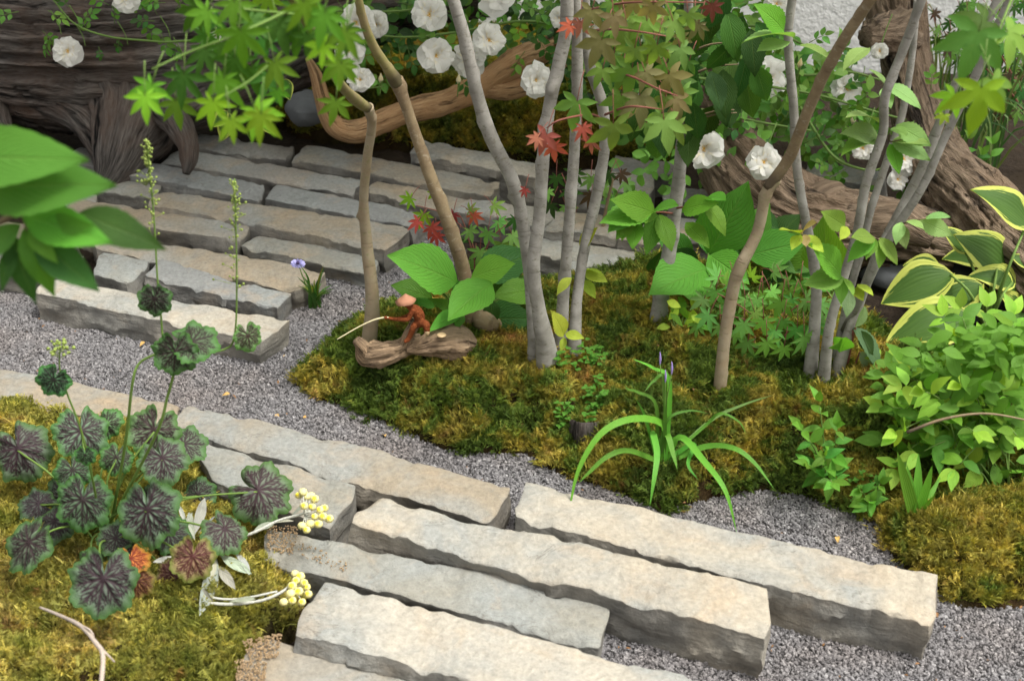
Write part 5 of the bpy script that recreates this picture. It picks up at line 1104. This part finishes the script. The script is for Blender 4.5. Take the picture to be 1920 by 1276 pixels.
# inner leaves of the shrub, too dense to count
gs = []
for (x, y) in fill([(1650, 700), (1760, 625), (1940, 590), (1950, 940), (1860, 970), (1760, 930), (1650, 870)], 760):
    Y = yb_ + random.uniform(-.04, .2); b = PY(x, y, Y)
    if b[2] < GH(b[0], b[1]) + .01: continue
    a = random.uniform(0, 6.28); L = random.uniform(.028, .044); rot, _ = leaf_matrix(b, b + np.array([math.sin(a), random.uniform(-.5, .5), math.cos(a) * .5]), (random.uniform(-.5, .5), -.5, 1)); m_ = random.choice(SMALL)
    V = np.array([v.co[:] for v in m_.vertices]) @ (np.array(rot) * L).T + b; uv = np.zeros((len(V), 2))
    for l in m_.loops: uv[l.vertex_index] = m_.uv_layers[0].data[l.index].uv
    gs.append((V, [tuple(p.vertices) for p in m_.polygons], {'uv': uv}))
o = part('inner_foliage', join(gs), M_SMALL, sh, kind='stuff'); o.color = (0.13, 0.29, 0.035, 1)

# small oval-leaved saplings on the moss
def sapling(px, py, label, tips, L):
    o = plant('sapling', px, py, label, group='oval leaved saplings on the moss'); Y = YB(px, py); k = 'sap%d' % px
    for (x, y, d) in tips: b = PG(px + random.uniform(-8, 8), py + random.uniform(-4, 4)); tp = PY(x, y, Y + d); paired(o, k, [b, (b + tp) / 2 + [0, 0, .01], tp], L, [HG, HG2, (0.13, 0.3, 0.035), HG2], OVAL, .25, .03)
    flush(k, o, M_GREENSTEM)
sapling(1548, 905, 'bright oval leaved sapling standing taller on the moss before the fanning stems', [(1535, 752, .02), (1500, 800, -.02), (1570, 800, -.03), (1545, 850, -.06), (1560, 905, -.08), (1515, 870, -.04)], .036)
sapling(1630, 950, 'tiny oval leaved sapling at the gravel edge beside the upright iris fan', [(1612, 920, -.02), (1650, 905, 0), (1635, 940, -.03)], .033)

# grassy plants
gp_ = plant('iris', 1240, 860, 'arching grass like iris with thin violet buds on the moss')
yg = YB(1240, 865); bs = PG(1240, 868)
for i, (rows, wpx, c) in enumerate([([(1245, 800, -.0), (1190, 785, -.03), (1130, 810, -.06), (1085, 880, -.10), (1064, 975, -.14)], 15, HG2), ([(1225, 812, 0), (1232, 850, -.05), (1226, 900, -.09), (1218, 950, -.11)], 13, (0.15, 0.33, 0.04)), ([(1275, 820, 0), (1320, 865, -.06), (1360, 920, -.11), (1382, 1000, -.14)], 14, HG2), ([(1320, 838, 0), (1375, 840, -.03), (1415, 868, -.05), (1453, 918, -.08)], 12, HG2), ([(1180, 845, -.02), (1140, 855, -.04), (1105, 885, -.06), (1085, 905, -.07)], 11, HG2), ([(1250, 815, 0), (1262, 850, -.03), (1270, 880, -.05)], 12, HG2), ([(1300, 832, 0), (1290, 870, -.05), (1310, 900, -.07)], 9, HG),
        ([(1230, 760, 0), (1195, 735, -.01), (1178, 730, -.02), (1172, 722, -.02)], 7, HG), ([(1255, 720, .01), (1225, 690, .0), (1185, 672, -.01)], 9, HG2), ([(1246, 715, .0), (1225, 715, -.01), (1208, 735, -.03)], 7, HG), ([(1330, 790, .05), (1390, 760, .06), (1450, 740, .06)], 7, (0.16, 0.26, 0.08)), ([(1320, 800, .04), (1350, 775, .04), (1385, 790, .03), (1400, 815, .02)], 6, HG), ([(1250, 790, 0), (1290, 770, .01), (1330, 775, .01)], 6, HG), ([(1215, 800, 0), (1205, 770, 0), (1190, 745, -.01)], 7, HG)]):
    pts = [bs + [random.uniform(-.008, .008), random.uniform(-.005, .005), 0]] + [PY(x, y, yg + d) for x, y, d in rows]
    o = part('leaf_blade', blade(pts, wpx * pxm(870, yg), 22), M_BLADE, gp_); o.color = (*jit(c), 1)
for x, y in [(1238, 672), (1260, 690), (1248, 705)]:
    tp = PY(x, y, yg); twig_geo('gp', [bs, PY(1246, 780, yg), tp - [0, 0, .008]], .0013, .0009, 10, 5)
    part('flower_bud', tube([tp - [0, 0, .012], tp, tp + [-.001, 0, .012]], [.0008, .002, .0005], 8, 6), M_PURPLE, gp_)
flush('gp', gp_, M_GREENSTEM, 'stalks')
ir = plant('iris', 1715, 968, 'stiff upright iris fan of short broad blades by the gravel')
yi = YB(1715, 968); bs = PG(1716, 972)
for (x, y, w_, d) in [(1682, 845, 24, .0), (1700, 870, 18, .03), (1722, 848, 20, .04), (1748, 872, 20, .0), (1755, 925, 10, -.02), (1738, 900, 16, .03), (1765, 890, 14, .05)]:
    tp = PY(x, y, yi + d); o = part('leaf_blade', blade([bs, (bs * .55 + tp * .45) + [(x - 1716) * .00006, 0, .006], tp], w_ * pxm(910, yi), 14, .3, (0, -1, .3)), M_BLADE, ir); o.color = (*jit(HG2), 1)
vf = plant('violet_flower_plant', 592, 572, 'little tuft of narrow leaves with one pale violet flower by the path', 'flower')
yv = YB(592, 572); bs = PG(592, 574)
for k in range(26):
    x, y = random.uniform(548, 628), random.uniform(492, 548); tp = PY(x, y, yv + random.uniform(-.06, .05))
    o = part('leaf_blade', blade([bs + [random.uniform(-.012, .012), random.uniform(-.012, .012), 0], (bs + tp) / 2 + [(x - 590) * -.0001, 0, .01], tp], .0055, 8), M_BLADE, vf); o.color = (*jit(random.choice([(0.05, 0.12, 0.025), (0.07, 0.17, 0.03), (0.2, 0.24, 0.05)])), 1)
c = PY(559, 494, yv - .02); twig_geo('vf', [bs, PY(572, 530, yv - .01), c], .0013, .001, 8, 5); flush('vf', vf, M_GREENSTEM, 'stalk')
PM = leaf_mesh('flower_petal', M_VIOLET, 0.5, 0.65, 5, 1, .1, .15, 0, 0, .8, 3)
for k in range(12):
    a = k * math.pi / 6; e = np.array([math.cos(a), -.25, math.sin(a) * .7 + .1]); add_leaf(vf, PM, c, c + e * .015, (0, -.7, .8), (.4, .38, .72), 'petal')
part('flower_eye', ball(c + [0, -.003, .003], .0035), M_DARKEYE, vf)

# dark veined heuchera
he = plant('heuchera', 190, 1000, 'dark veined heuchera with silvery green and purple scalloped leaves')
HM = [heuchera_mesh('heuchera_leaf', k, .08 + .05 * k) for k in range(7)]
root_ = PG(190, 1000)
def hleaf(px, py, z, rpx, ang, tint=(1, 1, 1), pur=0.6, tl=None, pet=True, mid=None):
    c = P(px, py, z); zc_ = float((c - CAMP) @ FW); Rr = rpx * zc_ / F * 1.06; a = R(ang)
    n = np.array(tl if tl else (random.uniform(-.6, .6), random.uniform(-1.1, -.1), 1.0)); d = np.array([math.sin(a), 0, 0]) + np.array([0, .6, .8]) * math.cos(a)
    base = c - d / np.linalg.norm(d) * Rr * .32
    add_leaf(he, random.choice(HM), base, base + d, n, tint, 'leaf', pur, Rr)
    if pet: twig_geo('he', [root_ + [random.uniform(-.03, .03), random.uniform(-.02, .03), -.01], (root_ + base) / 2 + [0, 0, .02], base - [0, 0, .004]] if mid is None else [root_] + mid + [base], .0019, .0015, 12, 6)
DK_, = [(0.75, 0.72, 0.75)]
for row in [(42, 858, .13, 60, 150, (.9, .85, .9), 1.0), (40, 1032, .11, 60, 215, (.85, .9, .8), .9), (152, 955, .13, 58, 185, (.8, 1, .8), .5), (278, 978, .14, 70, 170, (1, 1.05, 1.05), .45), (190, 1108, .13, 70, 185, (.9, .9, .95), .8), (502, 928, .10, 64, 120, (1, .95, .95), .7), (432, 1002, .10, 48, 140, (1, .95, .95), .75),
        (155, 825, .16, 56, 170, (.95, 1.1, 1.0), .4), (282, 822, .17, 54, 200, (1, 1.05, .85), .7), (312, 872, .15, 50, 150, (1.05, 1.05, 1.05), .5), (358, 838, .12, 44, 120, (.9, 1, .85), .6), (358, 1058, .1, 46, 190, (2.0, 1.05, .75), .9), (318, 1085, .06, 34, 200, (1.5, .7, .6), .9), (140, 892, .15, 38, 160, (.8, 1.1, .8), .6), (215, 868, .15, 34, 190, (.9, 1.15, .8), .5), (90, 985, .08, 42, 230, (.6, .6, .6), .9), (205, 785, .16, 30, 30, (.9, 1.2, .8), .2), (240, 1045, .06, 34, 150, (.7, .7, .7), .9), (205, 1010, .09, 36, 260, (.7, .75, .7), .8),
        (330, 1000, .07, 40, 90, (.7, .8, .7), .8), (258, 1100, .07, 34, 180, (1.7, .7, .35), .6), (60, 940, .08, 38, 280, (.6, .6, .65), 1.0), (290, 930, .08, 34, 30, (.7, .7, .7), .8), (165, 1060, .05, 30, 200, (.8, .9, .7), .5), (110, 920, .07, 36, 320, (.6, .65, .6), .9), (380, 920, .05, 34, 60, (.7, .8, .7), .7)]:
    hleaf(*row)
add_leaf(he, HM[1], P(245, 1045, .10), P(250, 1085, .09), (0.2, -.6, .7), (3.6, .9, .3), 'leaf', .2, .032)
# flower stalks, each with leaves and a plume of pale florets
Yh = root_[1] - .05
FL = (0.12, 0.22, 0.03)
def stalk(rows, r=.0024): part('flower_stalk', tube([root_ + [random.uniform(-.02, .02), 0, 0]] + vpts(rows), [r, r * .45], 50, 7, .05), M_GREENSTEM, he)
stalk([(235, 830, Yh), (248, 720, Yh - .01), (262, 680, Yh), (302, 655, Yh), (303, 610, Yh + .01), (295, 520, Yh + .02), (288, 400, Yh + .03), (275, 262, Yh + .03)])
stalk([(290, 820, Yh - .02), (315, 740, Yh - .02), (335, 680, Yh - .02), (370, 662, Yh), (420, 655, Yh + .02), (440, 628, Yh + .02), (444, 520, Yh + .03), (440, 335, Yh + .05)])
stalk([(170, 880, Yh - .02), (150, 800, Yh - .03), (125, 735, Yh - .03), (112, 690, Yh - .03), (113, 650, Yh - .03)], .002)
def pxleaf(px, py, Y, rpx, ang, tint, pur, tl): 
    c = PY(px, py, Y); Rr = rpx * pxm(py, Y) * 1.15; a = R(ang); d = np.array([math.sin(a), 0, 0]) + np.array([0, .2, .98]) * math.cos(a); add_leaf(he, random.choice(HM[:3]), c - d * Rr * .35, c - d * Rr * .35 + d, tl, tint, 'leaf', pur, Rr)
pxleaf(290, 572, Yh - .0, 32, 180, (.75, .9, .7), .9, (0, -.9, .35)); pxleaf(328, 675, Yh - .03, 42, 185, (.9, 1.1, .8), .8, (.1, -.9, .5)); pxleaf(378, 642, Yh - .01, 46, 100, (.9, 1.15, .8), .8, (.0, -.35, .9)); pxleaf(468, 640, Yh + .01, 28, 170, (1.2, 1.4, .9), .4, (.5, -.8, .3)); pxleaf(95, 722, Yh - .04, 32, 210, (.7, 1.2, .8), .4, (.2, -.8, .5)); pxleaf(160, 860, Yh - .06, 20, 180, (.8, 1.3, .8), .0, (0, -.7, .6))
flush('he', he, M_GREENSTEM, 'stalks')
def florets(x0, y0_, y1_, wpx, n, Y, r=.0032):
    gs = []
    for k in range(n):
        t = random.random(); y = y0_ + (y1_ - y0_) * t; x = x0 + random.gauss(0, wpx * (.35 + .65 * t)); c = PY(x, y, Y + random.uniform(-.02, .02)); gs.append(ball(c, r * random.uniform(.6, 1.1), 5, 4)); gs.append(tube([c, PY(x0 + (x - x0) * .15, y + 8, Y)], [.0004, .0004], 3, 3))
    part('floret_plume', join(gs), M_FLORET, he, kind='stuff')
florets(276, 262, 340, 9, 70, Yh + .03, .002); florets(284, 340, 440, 16, 26, Yh + .03, .002); florets(440, 335, 430, 13, 64, Yh + .05, .002); florets(440, 430, 540, 20, 22, Yh + .04, .0022); florets(115, 635, 665, 16, 26, Yh - .03, .0028)

# silver-leaved everlasting with yellow button flowers
ev = plant('everlasting', 385, 1030, 'silver felted everlasting with two heads of yellow button flowers', 'flower')
ye = P(385, 1030, .06)
def zp(x, y, z): return P(x, y, z)
part('flower_stalk', tube([zp(350, 1112, .05), zp(380, 1127, .055), zp(430, 1132, .06), zp(490, 1125, .065), zp(530, 1108, .07), zp(550, 1090, .075)], [.0026, .0022, .0019], 40, 8, .25), M_SILVERSTEM, ev)
part('flower_stalk', tube([zp(352, 1105, .055), zp(400, 1120, .06), zp(450, 1122, .062), zp(520, 1108, .07)], [.002, .0018, .0016], 30, 7, .1), M_SILVERSTEM, ev)
part('flower_stalk', tube([zp(400, 1020, .05), zp(470, 1000, .08), zp(520, 976, .09), zp(560, 965, .1), zp(582, 958, .11)], [.0024, .002, .0018], 36, 8, .25), M_SILVERSTEM, ev)
for b, t in [((360, 1010), (388, 928)), ((365, 1012), (350, 950)), ((372, 1000), (400, 965)), ((380, 1000), (408, 980)), ((402, 1040), (398, 1072)), ((405, 1045), (395, 1115)), ((412, 1040), (450, 1062)), ((440, 1036), (468, 1052)), ((410, 1060), (425, 1085)), ((350, 985), (335, 945)), ((500, 985), (540, 965)), ((520, 978), (480, 990)), ((430, 1128), (475, 1118)), ((400, 1126), (380, 1105)), ((340, 1045), (290, 1050)), ((340, 1000), (360, 960)), ((545, 968), (575, 940))]:
    add_leaf(ev, random.choice(SILVER), zp(*b, .06), zp(*t, .085), None, jit((.36, .375, .32)))
for heads, z in [([(560, 928), (575, 930), (590, 935), (583, 922 + 8), (570, 948), (585, 950), (600, 955), (590, 968), (605, 968), (617, 972), (566, 985), (582, 982), (597, 982), (575, 993), (608, 952), (568, 922)], .11), ([(553, 1075), (563, 1080), (548, 1098), (570, 1092), (575, 1100), (560, 1108), (578, 1113), (548, 1125), (566, 1128), (532, 1128), (555, 1088), (545, 1112)], .08)]:
    for i, (x, y) in enumerate(heads):
        c = zp(x, y, z + random.uniform(-.006, .01)); r = random.uniform(.0052, .0068); twig_geo('ev', [c, zp(552 if z < .1 else 572, 1100 if z < .1 else 968, z - .012)], .0008, .001, 4, 5)
        hb = ball((0, 0, 0), r, 20, 9, .9); an = np.arctan2(hb[0][:, 1], hb[0][:, 0]); hv_ = hb[0] * (1 + .13 * np.cos(10 * an))[:, None] + c; cl = part('flower_head', (hv_, hb[1], {}), M_CREAM, ev)
        ax = np.array([random.uniform(-.4, .4), -.6, .7]); ax /= np.linalg.norm(ax)
        WLOC[cl.name] = wl(ev)
        if random.random() < .8: part('flower_center', ball(c + ax * r * .45, r * .68, 9, 6), M_YELLOW, cl)
flush('ev', ev, M_SILVERSTEM, 'stalklets')

# blurred branch hanging in from the near side
fb = thing('leafy_branch', PY(-20, 430, 1.2), 'branch with big bright leaves hanging in close to the viewer', 'branch')
yn = 1.15
part('branch', tube(vpts([(-160, 440, yn + .02), (-40, 430, yn), (30, 402, yn), (48, 420, yn), (55, 470, yn)]), [.0035, .003, .0022, .0018, .0015], 30, 8, .08), M_BARK_BROWN, fb)
FB = [leaf_mesh('branch_leaf', M_VEINED, .42, .42, 18, 2, .15, .1 + .12 * k, .02, .02, 1.0, 70 + k) for k in range(3)]
FG = (0.085, 0.215, 0.03)
for b, t, c in [((-110, 296), (150, 292), FG), ((-60, 352), (203, 340), FG), ((70, 430), (140, 415), HG2), ((30, 460), (-10, 540), (0.05, 0.15, 0.025)), ((80, 470), (120, 520), (0.06, 0.17, 0.03)), ((40, 402), (202, 452), HG2), ((45, 425), (98, 552), HG2), ((40, 420), (-60, 490), FG), ((60, 440), (182, 545), (0.05, 0.15, 0.025)), ((25, 440), (52, 572), (0.035, 0.1, 0.02)), ((150, 400), (290, 452), (0.05, 0.14, 0.03)), ((-20, 410), (-80, 380), FG), ((55, 430), (95, 480), HG2)]:
    leafpx(fb, FB, b, t, yn, yn - .03, c, [random.uniform(-.2, .2), -.8, .6])
twig_geo('fb', vpts([(45, 405, yn), (100, 398, yn + .01), (155, 402, yn + .01)]), .0012, .0009); flush('fb', fb, M_GREENSTEM)

dt = thing('dead_twig', P(150, 1165, .1), 'bare pale twig lying crooked over the moss near the dark veined plant', 'twig')
part('twig_body', tube([P(75, 1138, .16), P(105, 1150, .17), P(150, 1172, .19), P(180, 1205, .2), P(193, 1230, .2), P(188, 1300, .19)], [.0016, .0022, .0028, .003, .003, .003], 40, 8, .18, knots=4), M_TWIG, dt)
part('side_twig', tube([P(150, 1172, .19), P(168, 1180, .2), P(176, 1192, .195)], [.002, .001], 8, 6), M_TWIG, dt)
part('side_twig', tube([P(190, 1215, .2), P(215, 1240, .2)], [.002, .0008], 8, 6), M_TWIG, dt)

# patterned begonia-like leaves
bg_ = plant('pleated_leaf_plant', 1615, 690, 'silvery green pleated leaves drooping beside the fanning grey stems')
yb2 = YB(1620, 690)
for b, t, c, n in [((1600, 615), (1668, 678), (0.13, 0.22, 0.10), (.6, -.5, .7)), ((1612, 660), (1662, 710), (0.22, 0.30, 0.19), (.2, -.9, .5)), ((1622, 575), (1618, 610), (0.16, 0.27, 0.1), (.5, -.9, .2)), ((1615, 620), (1635, 665), (0.06, 0.13, 0.04), (-.5, -.8, .3)), ((1590, 545), (1592, 590), (0.16, 0.25, 0.12), (.1, -1, .3))]: leafpx(bg_, SERR, b, t, yb2 - .0, yb2 - .04, c, n)
for x, y in [(1600, 618), (1612, 660), (1622, 580)]: twig_geo('bg', [PG(1588, 690), PY((1588 + x) / 2, y + 30, yb2), PY(x, y, yb2)], .002, .0016, 8, 6)
flush('bg', bg_, M_REDSTEM, 'stalks')

# rear corner: ornamental grass and dark maple by the wall
og = thing('ornamental_grass', P(1850, 300, 0), 'fine arching ornamental grass against the white wall', 'grass')
for k in range(90):
    x0 = random.uniform(1780, 1930); Y = random.uniform(3.1, 3.6); b = PY(x0, 0, Y); b[2] = 0.0; h = random.uniform(.16, .36); a = random.uniform(-1, 1)
    o = part('leaf_blade', blade([b, b + [a * .05, random.uniform(-.04, .02), h * .7], b + [a * .14, random.uniform(-.1, .02), h], b + [a * .24, random.uniform(-.14, .02), h * .75]], .006, 9), M_BLADE, og); o.color = (*jit(random.choice([(0.05, 0.11, 0.03), (0.09, 0.17, 0.05), (0.2, 0.26, 0.1)])), 1)
dm = thing('maple_shrub', P(1900, 250, 0), 'airy dark maple with fine cut leaves in front of the white wall', 'shrub')
for rows in [[(1950, 330, 3.3), (1925, 200, 3.3), (1880, 110, 3.28), (1840, 60, 3.26)], [(1945, 260, 3.3), (1900, 180, 3.28), (1850, 130, 3.25), (1770, 60, 3.25)], [(1940, 120, 3.3), (1890, 40, 3.3), (1850, -10, 3.3)]]: twig_geo('dm', vpts(rows), .004, .0012, 14, 6)
for (x, y) in fill([(1735, 30), (1830, 0), (1940, -10), (1940, 240), (1860, 200), (1800, 120), (1750, 70)], 62, 14):
    maple(dm, x, y, random.uniform(3.15, 3.4), random.uniform(18, 28), random.uniform(120, 240), random.choice([HG3, MS, MS, (0.05, 0.12, 0.03), (0.09, 0.06, 0.05)]), MAPLE, key='dm')
flush('dm', dm, M_REDSTEM)
vy = thing('low_shrub', P(1800, 330, 0), 'small green leafy shoots growing behind the slanting driftwood trunk', 'plant')
for (x, y) in [(1790, 280), (1815, 260), (1840, 290), (1770, 240), (1860, 270), (1800, 300)]:
    tp = PY(x, y, 2.98); b = np.array([tp[0] + random.uniform(-.03, .03), 3.02, 0]); paired(vy, 'vy', [b, (b + tp) / 2, tp], .042, [RG1, RG2, RG3, HG], OVAL, .4, .04)
flush('vy', vy, M_GREENSTEM)
# little hosta leaf hanging beneath the log
lh = thing('small_hosta', PY(425, 200, 3.05), 'small hosta with white edged leaves in the gap below the log', 'plant')
for b, t in [((430, 215), (415, 262)), ((535, 150), (542, 182)), ((480, 210), (505, 245)), ((425, 210), (400, 235))]: leafpx(lh, HOSTA, b, t, 3.05, 3.02, (1, 1, 1), (.1, -.9, .4))
for x, y in [(430, 215), (480, 210), (535, 150)]: twig_geo('lh', vpts([(470, 262, 3.12), ((470 + x) / 2, y + 15, 3.08), (x, y, 3.05)]), .0018, .0014)
flush('lh', lh, M_GREENSTEM, 'stalks')

# creeping ground cover on the mound
def creeper(label, polys, n, r):
    gs = []
    for poly, m in zip(polys, n):
        for (x, y) in fill(poly, m):
            p0 = PG(x, y) + [0, 0, random.uniform(.004, .03)]; a0 = random.uniform(0, 6)
            for k in range(3):
                a = a0 + k * 2.1; L = r * random.uniform(.7, 1.2); d = np.array([math.cos(a), math.sin(a), random.uniform(.1, .5)]); rot, _ = leaf_matrix(p0, p0 + d, (0, -.3, 1)); m_ = SMALL[k]
                V = np.array([v.co[:] for v in m_.vertices]) @ (np.array(rot) * L * np.array([1.5, 1, 1])).T + p0; uv = np.zeros((len(V), 2)); uv[:] = .3
                gs.append((V, [tuple(p.vertices) for p in m_.polygons], {'uv': uv}))
    V, Fc, ex = join(gs); o = link('ground_cover', mesh('ground_cover', V, Fc, M_SMALL, **ex)); tag(o, label, 'ground cover', kind='stuff'); o.color = (0.09, 0.25, 0.03, 1)
creeper('tiny round leaved creeper spreading over the moss mound', [[(1025, 680), (1110, 655), (1140, 680), (1130, 700), (1040, 705)], [(1090, 720), (1140, 730), (1140, 775), (1110, 790), (1090, 770)], [(1040, 770), (1075, 775), (1065, 815), (1045, 815)], [(1085, 795), (1115, 800), (1100, 815)], [(1580, 900), (1640, 900), (1650, 960), (1600, 950)]], [70, 40, 22, 10, 30], .0075)

# hollow stump
st_ = plant('rotten_stump', 1100, 765, 'small dark rotten stump hole in the moss mound', 'stump')
c = PG(1100, 790); part('stump_wood', tube([c - [0, 0, .03], c + [0, 0, -.004], c + [0, .002, .004]], [.026, .024, .02], 24, 36, .3, .3, 2.5, 6, 5, cap=False), M_LOG, st_)

# ------------------------------------------------------------------ carved fisherman on driftwood
rw = thing('root_driftwood', PG(770, 670), 'knobbly piece of brown driftwood lying on the moss under the little fisherman', 'driftwood')
yr = YB(770, 672)
part('wood_body', tube(vpts([(672, 648, yr - .01), (690, 665, yr - .015), (715, 664, yr - .02), (745, 656, yr - .01), (768, 645, yr), (790, 640, yr)]), [.008, .021, .019, .015, .017, .012], 70, 48, .4, .34, 2.2, 8, 31, crack=.1), M_ROOT, rw)
part('wood_body', tube(vpts([(762, 656, yr - .02), (790, 650, yr - .015), (820, 642, yr - .01), (850, 640, yr - .005), (875, 642, yr), (893, 645, yr)]), [.006, .016, .026, .031, .026, .007], 76, 60, .45, .34, 2.4, 9, 33, flat=.8, crack=.12), M_ROOT, rw)
part('stub', tube(vpts([(690, 662, yr - .02), (676, 645, yr - .02), (668, 636, yr - .02)]), [.014, .01, .007], 14, 16, .15, .2, 2, 5, 34), M_ROOT, rw)
part('stub', tube(vpts([(757, 650, yr - .01), (765, 630, yr - .01), (775, 612, yr - .01), (780, 602, yr - .01)]), [.010, .009, .009, .010], 22, 18, .12, .2, 2, 5, 35), M_ROOT, rw)
part('cut_face', ball(PY(828, 628, yr - .033), .0085, 14, 8, .35), M_PALEWOOD, rw)
fm = thing('fisherman_figurine', PY(785, 605, yr), 'tiny reddish carved fisherman in a conical straw hat holding a rod', 'figurine')
def fp(x, y, d=0.0): return PY(x, y, yr - .015 + d)
gs = [tube([fp(788, 606), fp(785, 590), fp(778, 580), fp(768, 574)], [.0085, .0105, .0095, .005], 16, 16),           # torso leaning forward
      tube([fp(770, 578), fp(765, 573), fp(763, 570)], [.005, .0042, .004], 8, 12), ball(fp(762, 568), .0066, 14, 10, 1.15),   # neck, head
      tube([fp(757, 570, -.004), fp(755.2, 571, -.005)], [.002, .0012], 4, 8), ball(fp(758.6, 567, -.0055), .0011, 6, 5), ball(fp(763, 567, -.0065), .0011, 6, 5), tube([fp(757.6, 573.2, -.005), fp(760.5, 574, -.006)], [.0009, .0009], 4, 6), ball(fp(768.5, 569, -.002), .0017, 6, 5),   # nose, eyes, mouth, ear
      tube([fp(774, 580, -.008), fp(766, 597, -.012), fp(758, 599, -.013)], [.0048, .0044, .004], 12, 12), tube([fp(760, 599, -.013), fp(742, 598, -.012), fp(728, 596, -.012)], [.0042, .0036, .0028], 12, 12), ball(fp(724, 595.5, -.012), .0034, 10, 8),
      tube([fp(776, 580, .008), fp(764, 592, .006), fp(748, 597, -.004), fp(730, 597, -.009)], [.0046, .004, .0034, .0026], 14, 12),
      tube([fp(786, 606, -.004), fp(798, 607, -.016), fp(800, 614, -.02), fp(801, 622, -.02)], [.0075, .007, .0062, .005], 14, 12), tube([fp(783, 606, .0), fp(776, 612, -.008), fp(770, 626, -.008), fp(764, 638, -.01)], [.0075, .006, .005, .0042], 14, 12),
      tube([fp(764, 637, -.01), fp(758, 641, -.014)], [.0042, .003], 6, 10), tube([fp(801, 621, -.02), fp(797, 625, -.024)], [.0045, .003], 6, 10)]
for k in range(5): gs.append(tube([fp(724, 594 + k * .9, -.013), fp(721.5 - (k == 0) * 2, 593.6 + k * 1.1, -.016), fp(722.5, 595 + k, -.017)], [.0011, .0008], 6, 6))
V, Fc, _ = join(gs); body = part('figure_body', (V, Fc, {}), M_FIG, fm)
rm_ = body.modifiers.new('weld', 'REMESH'); rm_.mode = 'VOXEL'; rm_.voxel_size = .0011; rm_.use_smooth_shade = True
part('foot', ball(fp(800.5, 622, -.021), .0052, 12, 8, 1.4), M_PALEWOOD, fm)
ha = fp(760.5, 563, -.002); hv, hf = [], []
nh = 28
for i, (r, h) in enumerate([(.0004, .0135), (.006, .0085), (.012, .0035), (.0185, -.0018), (.0175, -.0022), (.010, .0025), (.001, .009)]):
    for j in range(nh): a = j * 2 * math.pi / nh; rr = r * (1 + .05 * math.sin(5 * a) * (i == 3)); hv.append(ha + np.array([math.cos(a) * rr, math.sin(a) * rr, h + .12 * math.cos(a) * r]))
for i in range(6):
    for j in range(nh): k = (j + 1) % nh; hf.append((i * nh + j, i * nh + k, (i + 1) * nh + k, (i + 1) * nh + j))
part('hat', (hv, hf, {}), M_HAT, fm)
part('fishing_rod', tube([fp(735, 596.5, -.012), fp(722, 595, -.013), fp(700, 600, -.016), fp(670, 614, -.02), fp(632, 636, -.03)], [.0016, .0015, .0012, .0009], 30, 8), M_ROD, fm)

# ------------------------------------------------------------------ fallen leaves and crumbs
DL = [leaf_mesh('dry_leaf', M_DRYLEAF, .5, .45, 6, 1, .6, .3, 0, .05, 1, 80 + k) for k in range(3)]
for (x, y, lab) in [(722, 818, 'yellow dry leaf on the gravel below the moss edge'), (660, 522, 'pale fallen leaf on the gravel beside the kinked stem'), (272, 640, 'small orange leaf scrap on the dark gravel before the light slab'), (432, 738, 'orange leaf scrap on the gravel above the joint of two slabs'), (520, 775, 'brown curled scrap on the gravel above the long tan slab'), (568, 782, 'reddish brown scrap beside the slab edge under the moss point'), (600, 545, 'brown leaf litter scrap by the violet flower'), (1570, 1005, 'rusty leaf scrap on the gravel near the golden moss'), (530, 668, 'rusty scrap on the gravel at the end of the light slab')]:
    c = P(x, y, .004); o = link('fallen_leaf', DL[x % 3], None, c); a = random.uniform(0, 6); o.scale = (.016,) * 3 if y > 500 else (.02,) * 3; o.rotation_euler = (random.uniform(-.3, .3), random.uniform(-.3, .3), a); tag(o, lab, 'leaf', 'fallen leaves on the gravel')
def crumbs(label, polys, n, zs):
    gs = []
    for poly, m, z in zip(polys, n, zs):
        for (x, y) in fill(poly, m): gs.append(ball(P(x, y, z + random.uniform(0, .002)), random.uniform(.0008, .0019), 5, 3))
    V, Fc, ex = join(gs); o = link('sand_crumbs', mesh('sand_crumbs', V, Fc, M_SAND)); tag(o, label, 'sand', kind='stuff')
crumbs('ochre sand crumbs spilt over the stone slabs beside the moss', [[(500, 985), (560, 985), (550, 1040), (500, 1030)], [(455, 1200), (530, 1185), (520, 1230), (470, 1240)], [(440, 1235), (500, 1240), (495, 1290), (445, 1290)], [(560, 1010), (660, 1060), (640, 1075), (560, 1040)]], [260, 300, 320, 60], [.047, .043, .043, .048])

gs = []
for (x, y) in fill(GRAVEL_PX, 150) + fill(MAIN_PX, 60):
    c = PG(x, y) + [0, 0, .004]; m_ = random.choice(DL); rot = np.array(Matrix.Rotation(random.uniform(0, 6), 3, 'Z') @ Matrix.Rotation(random.uniform(-.6, .6), 3, 'X')); V = np.array([v.co[:] for v in m_.vertices]) @ (rot * random.uniform(.003, .009)).T + c
    gs.append((V, [tuple(f.vertices) for f in m_.polygons], {}))
V, Fc, ex = join(gs); o = link('leaf_litter', mesh('leaf_litter', V, Fc, M_LITTER, **ex)); tag(o, 'small dry brown leaf crumbs scattered on gravel and moss', 'litter', kind='stuff')
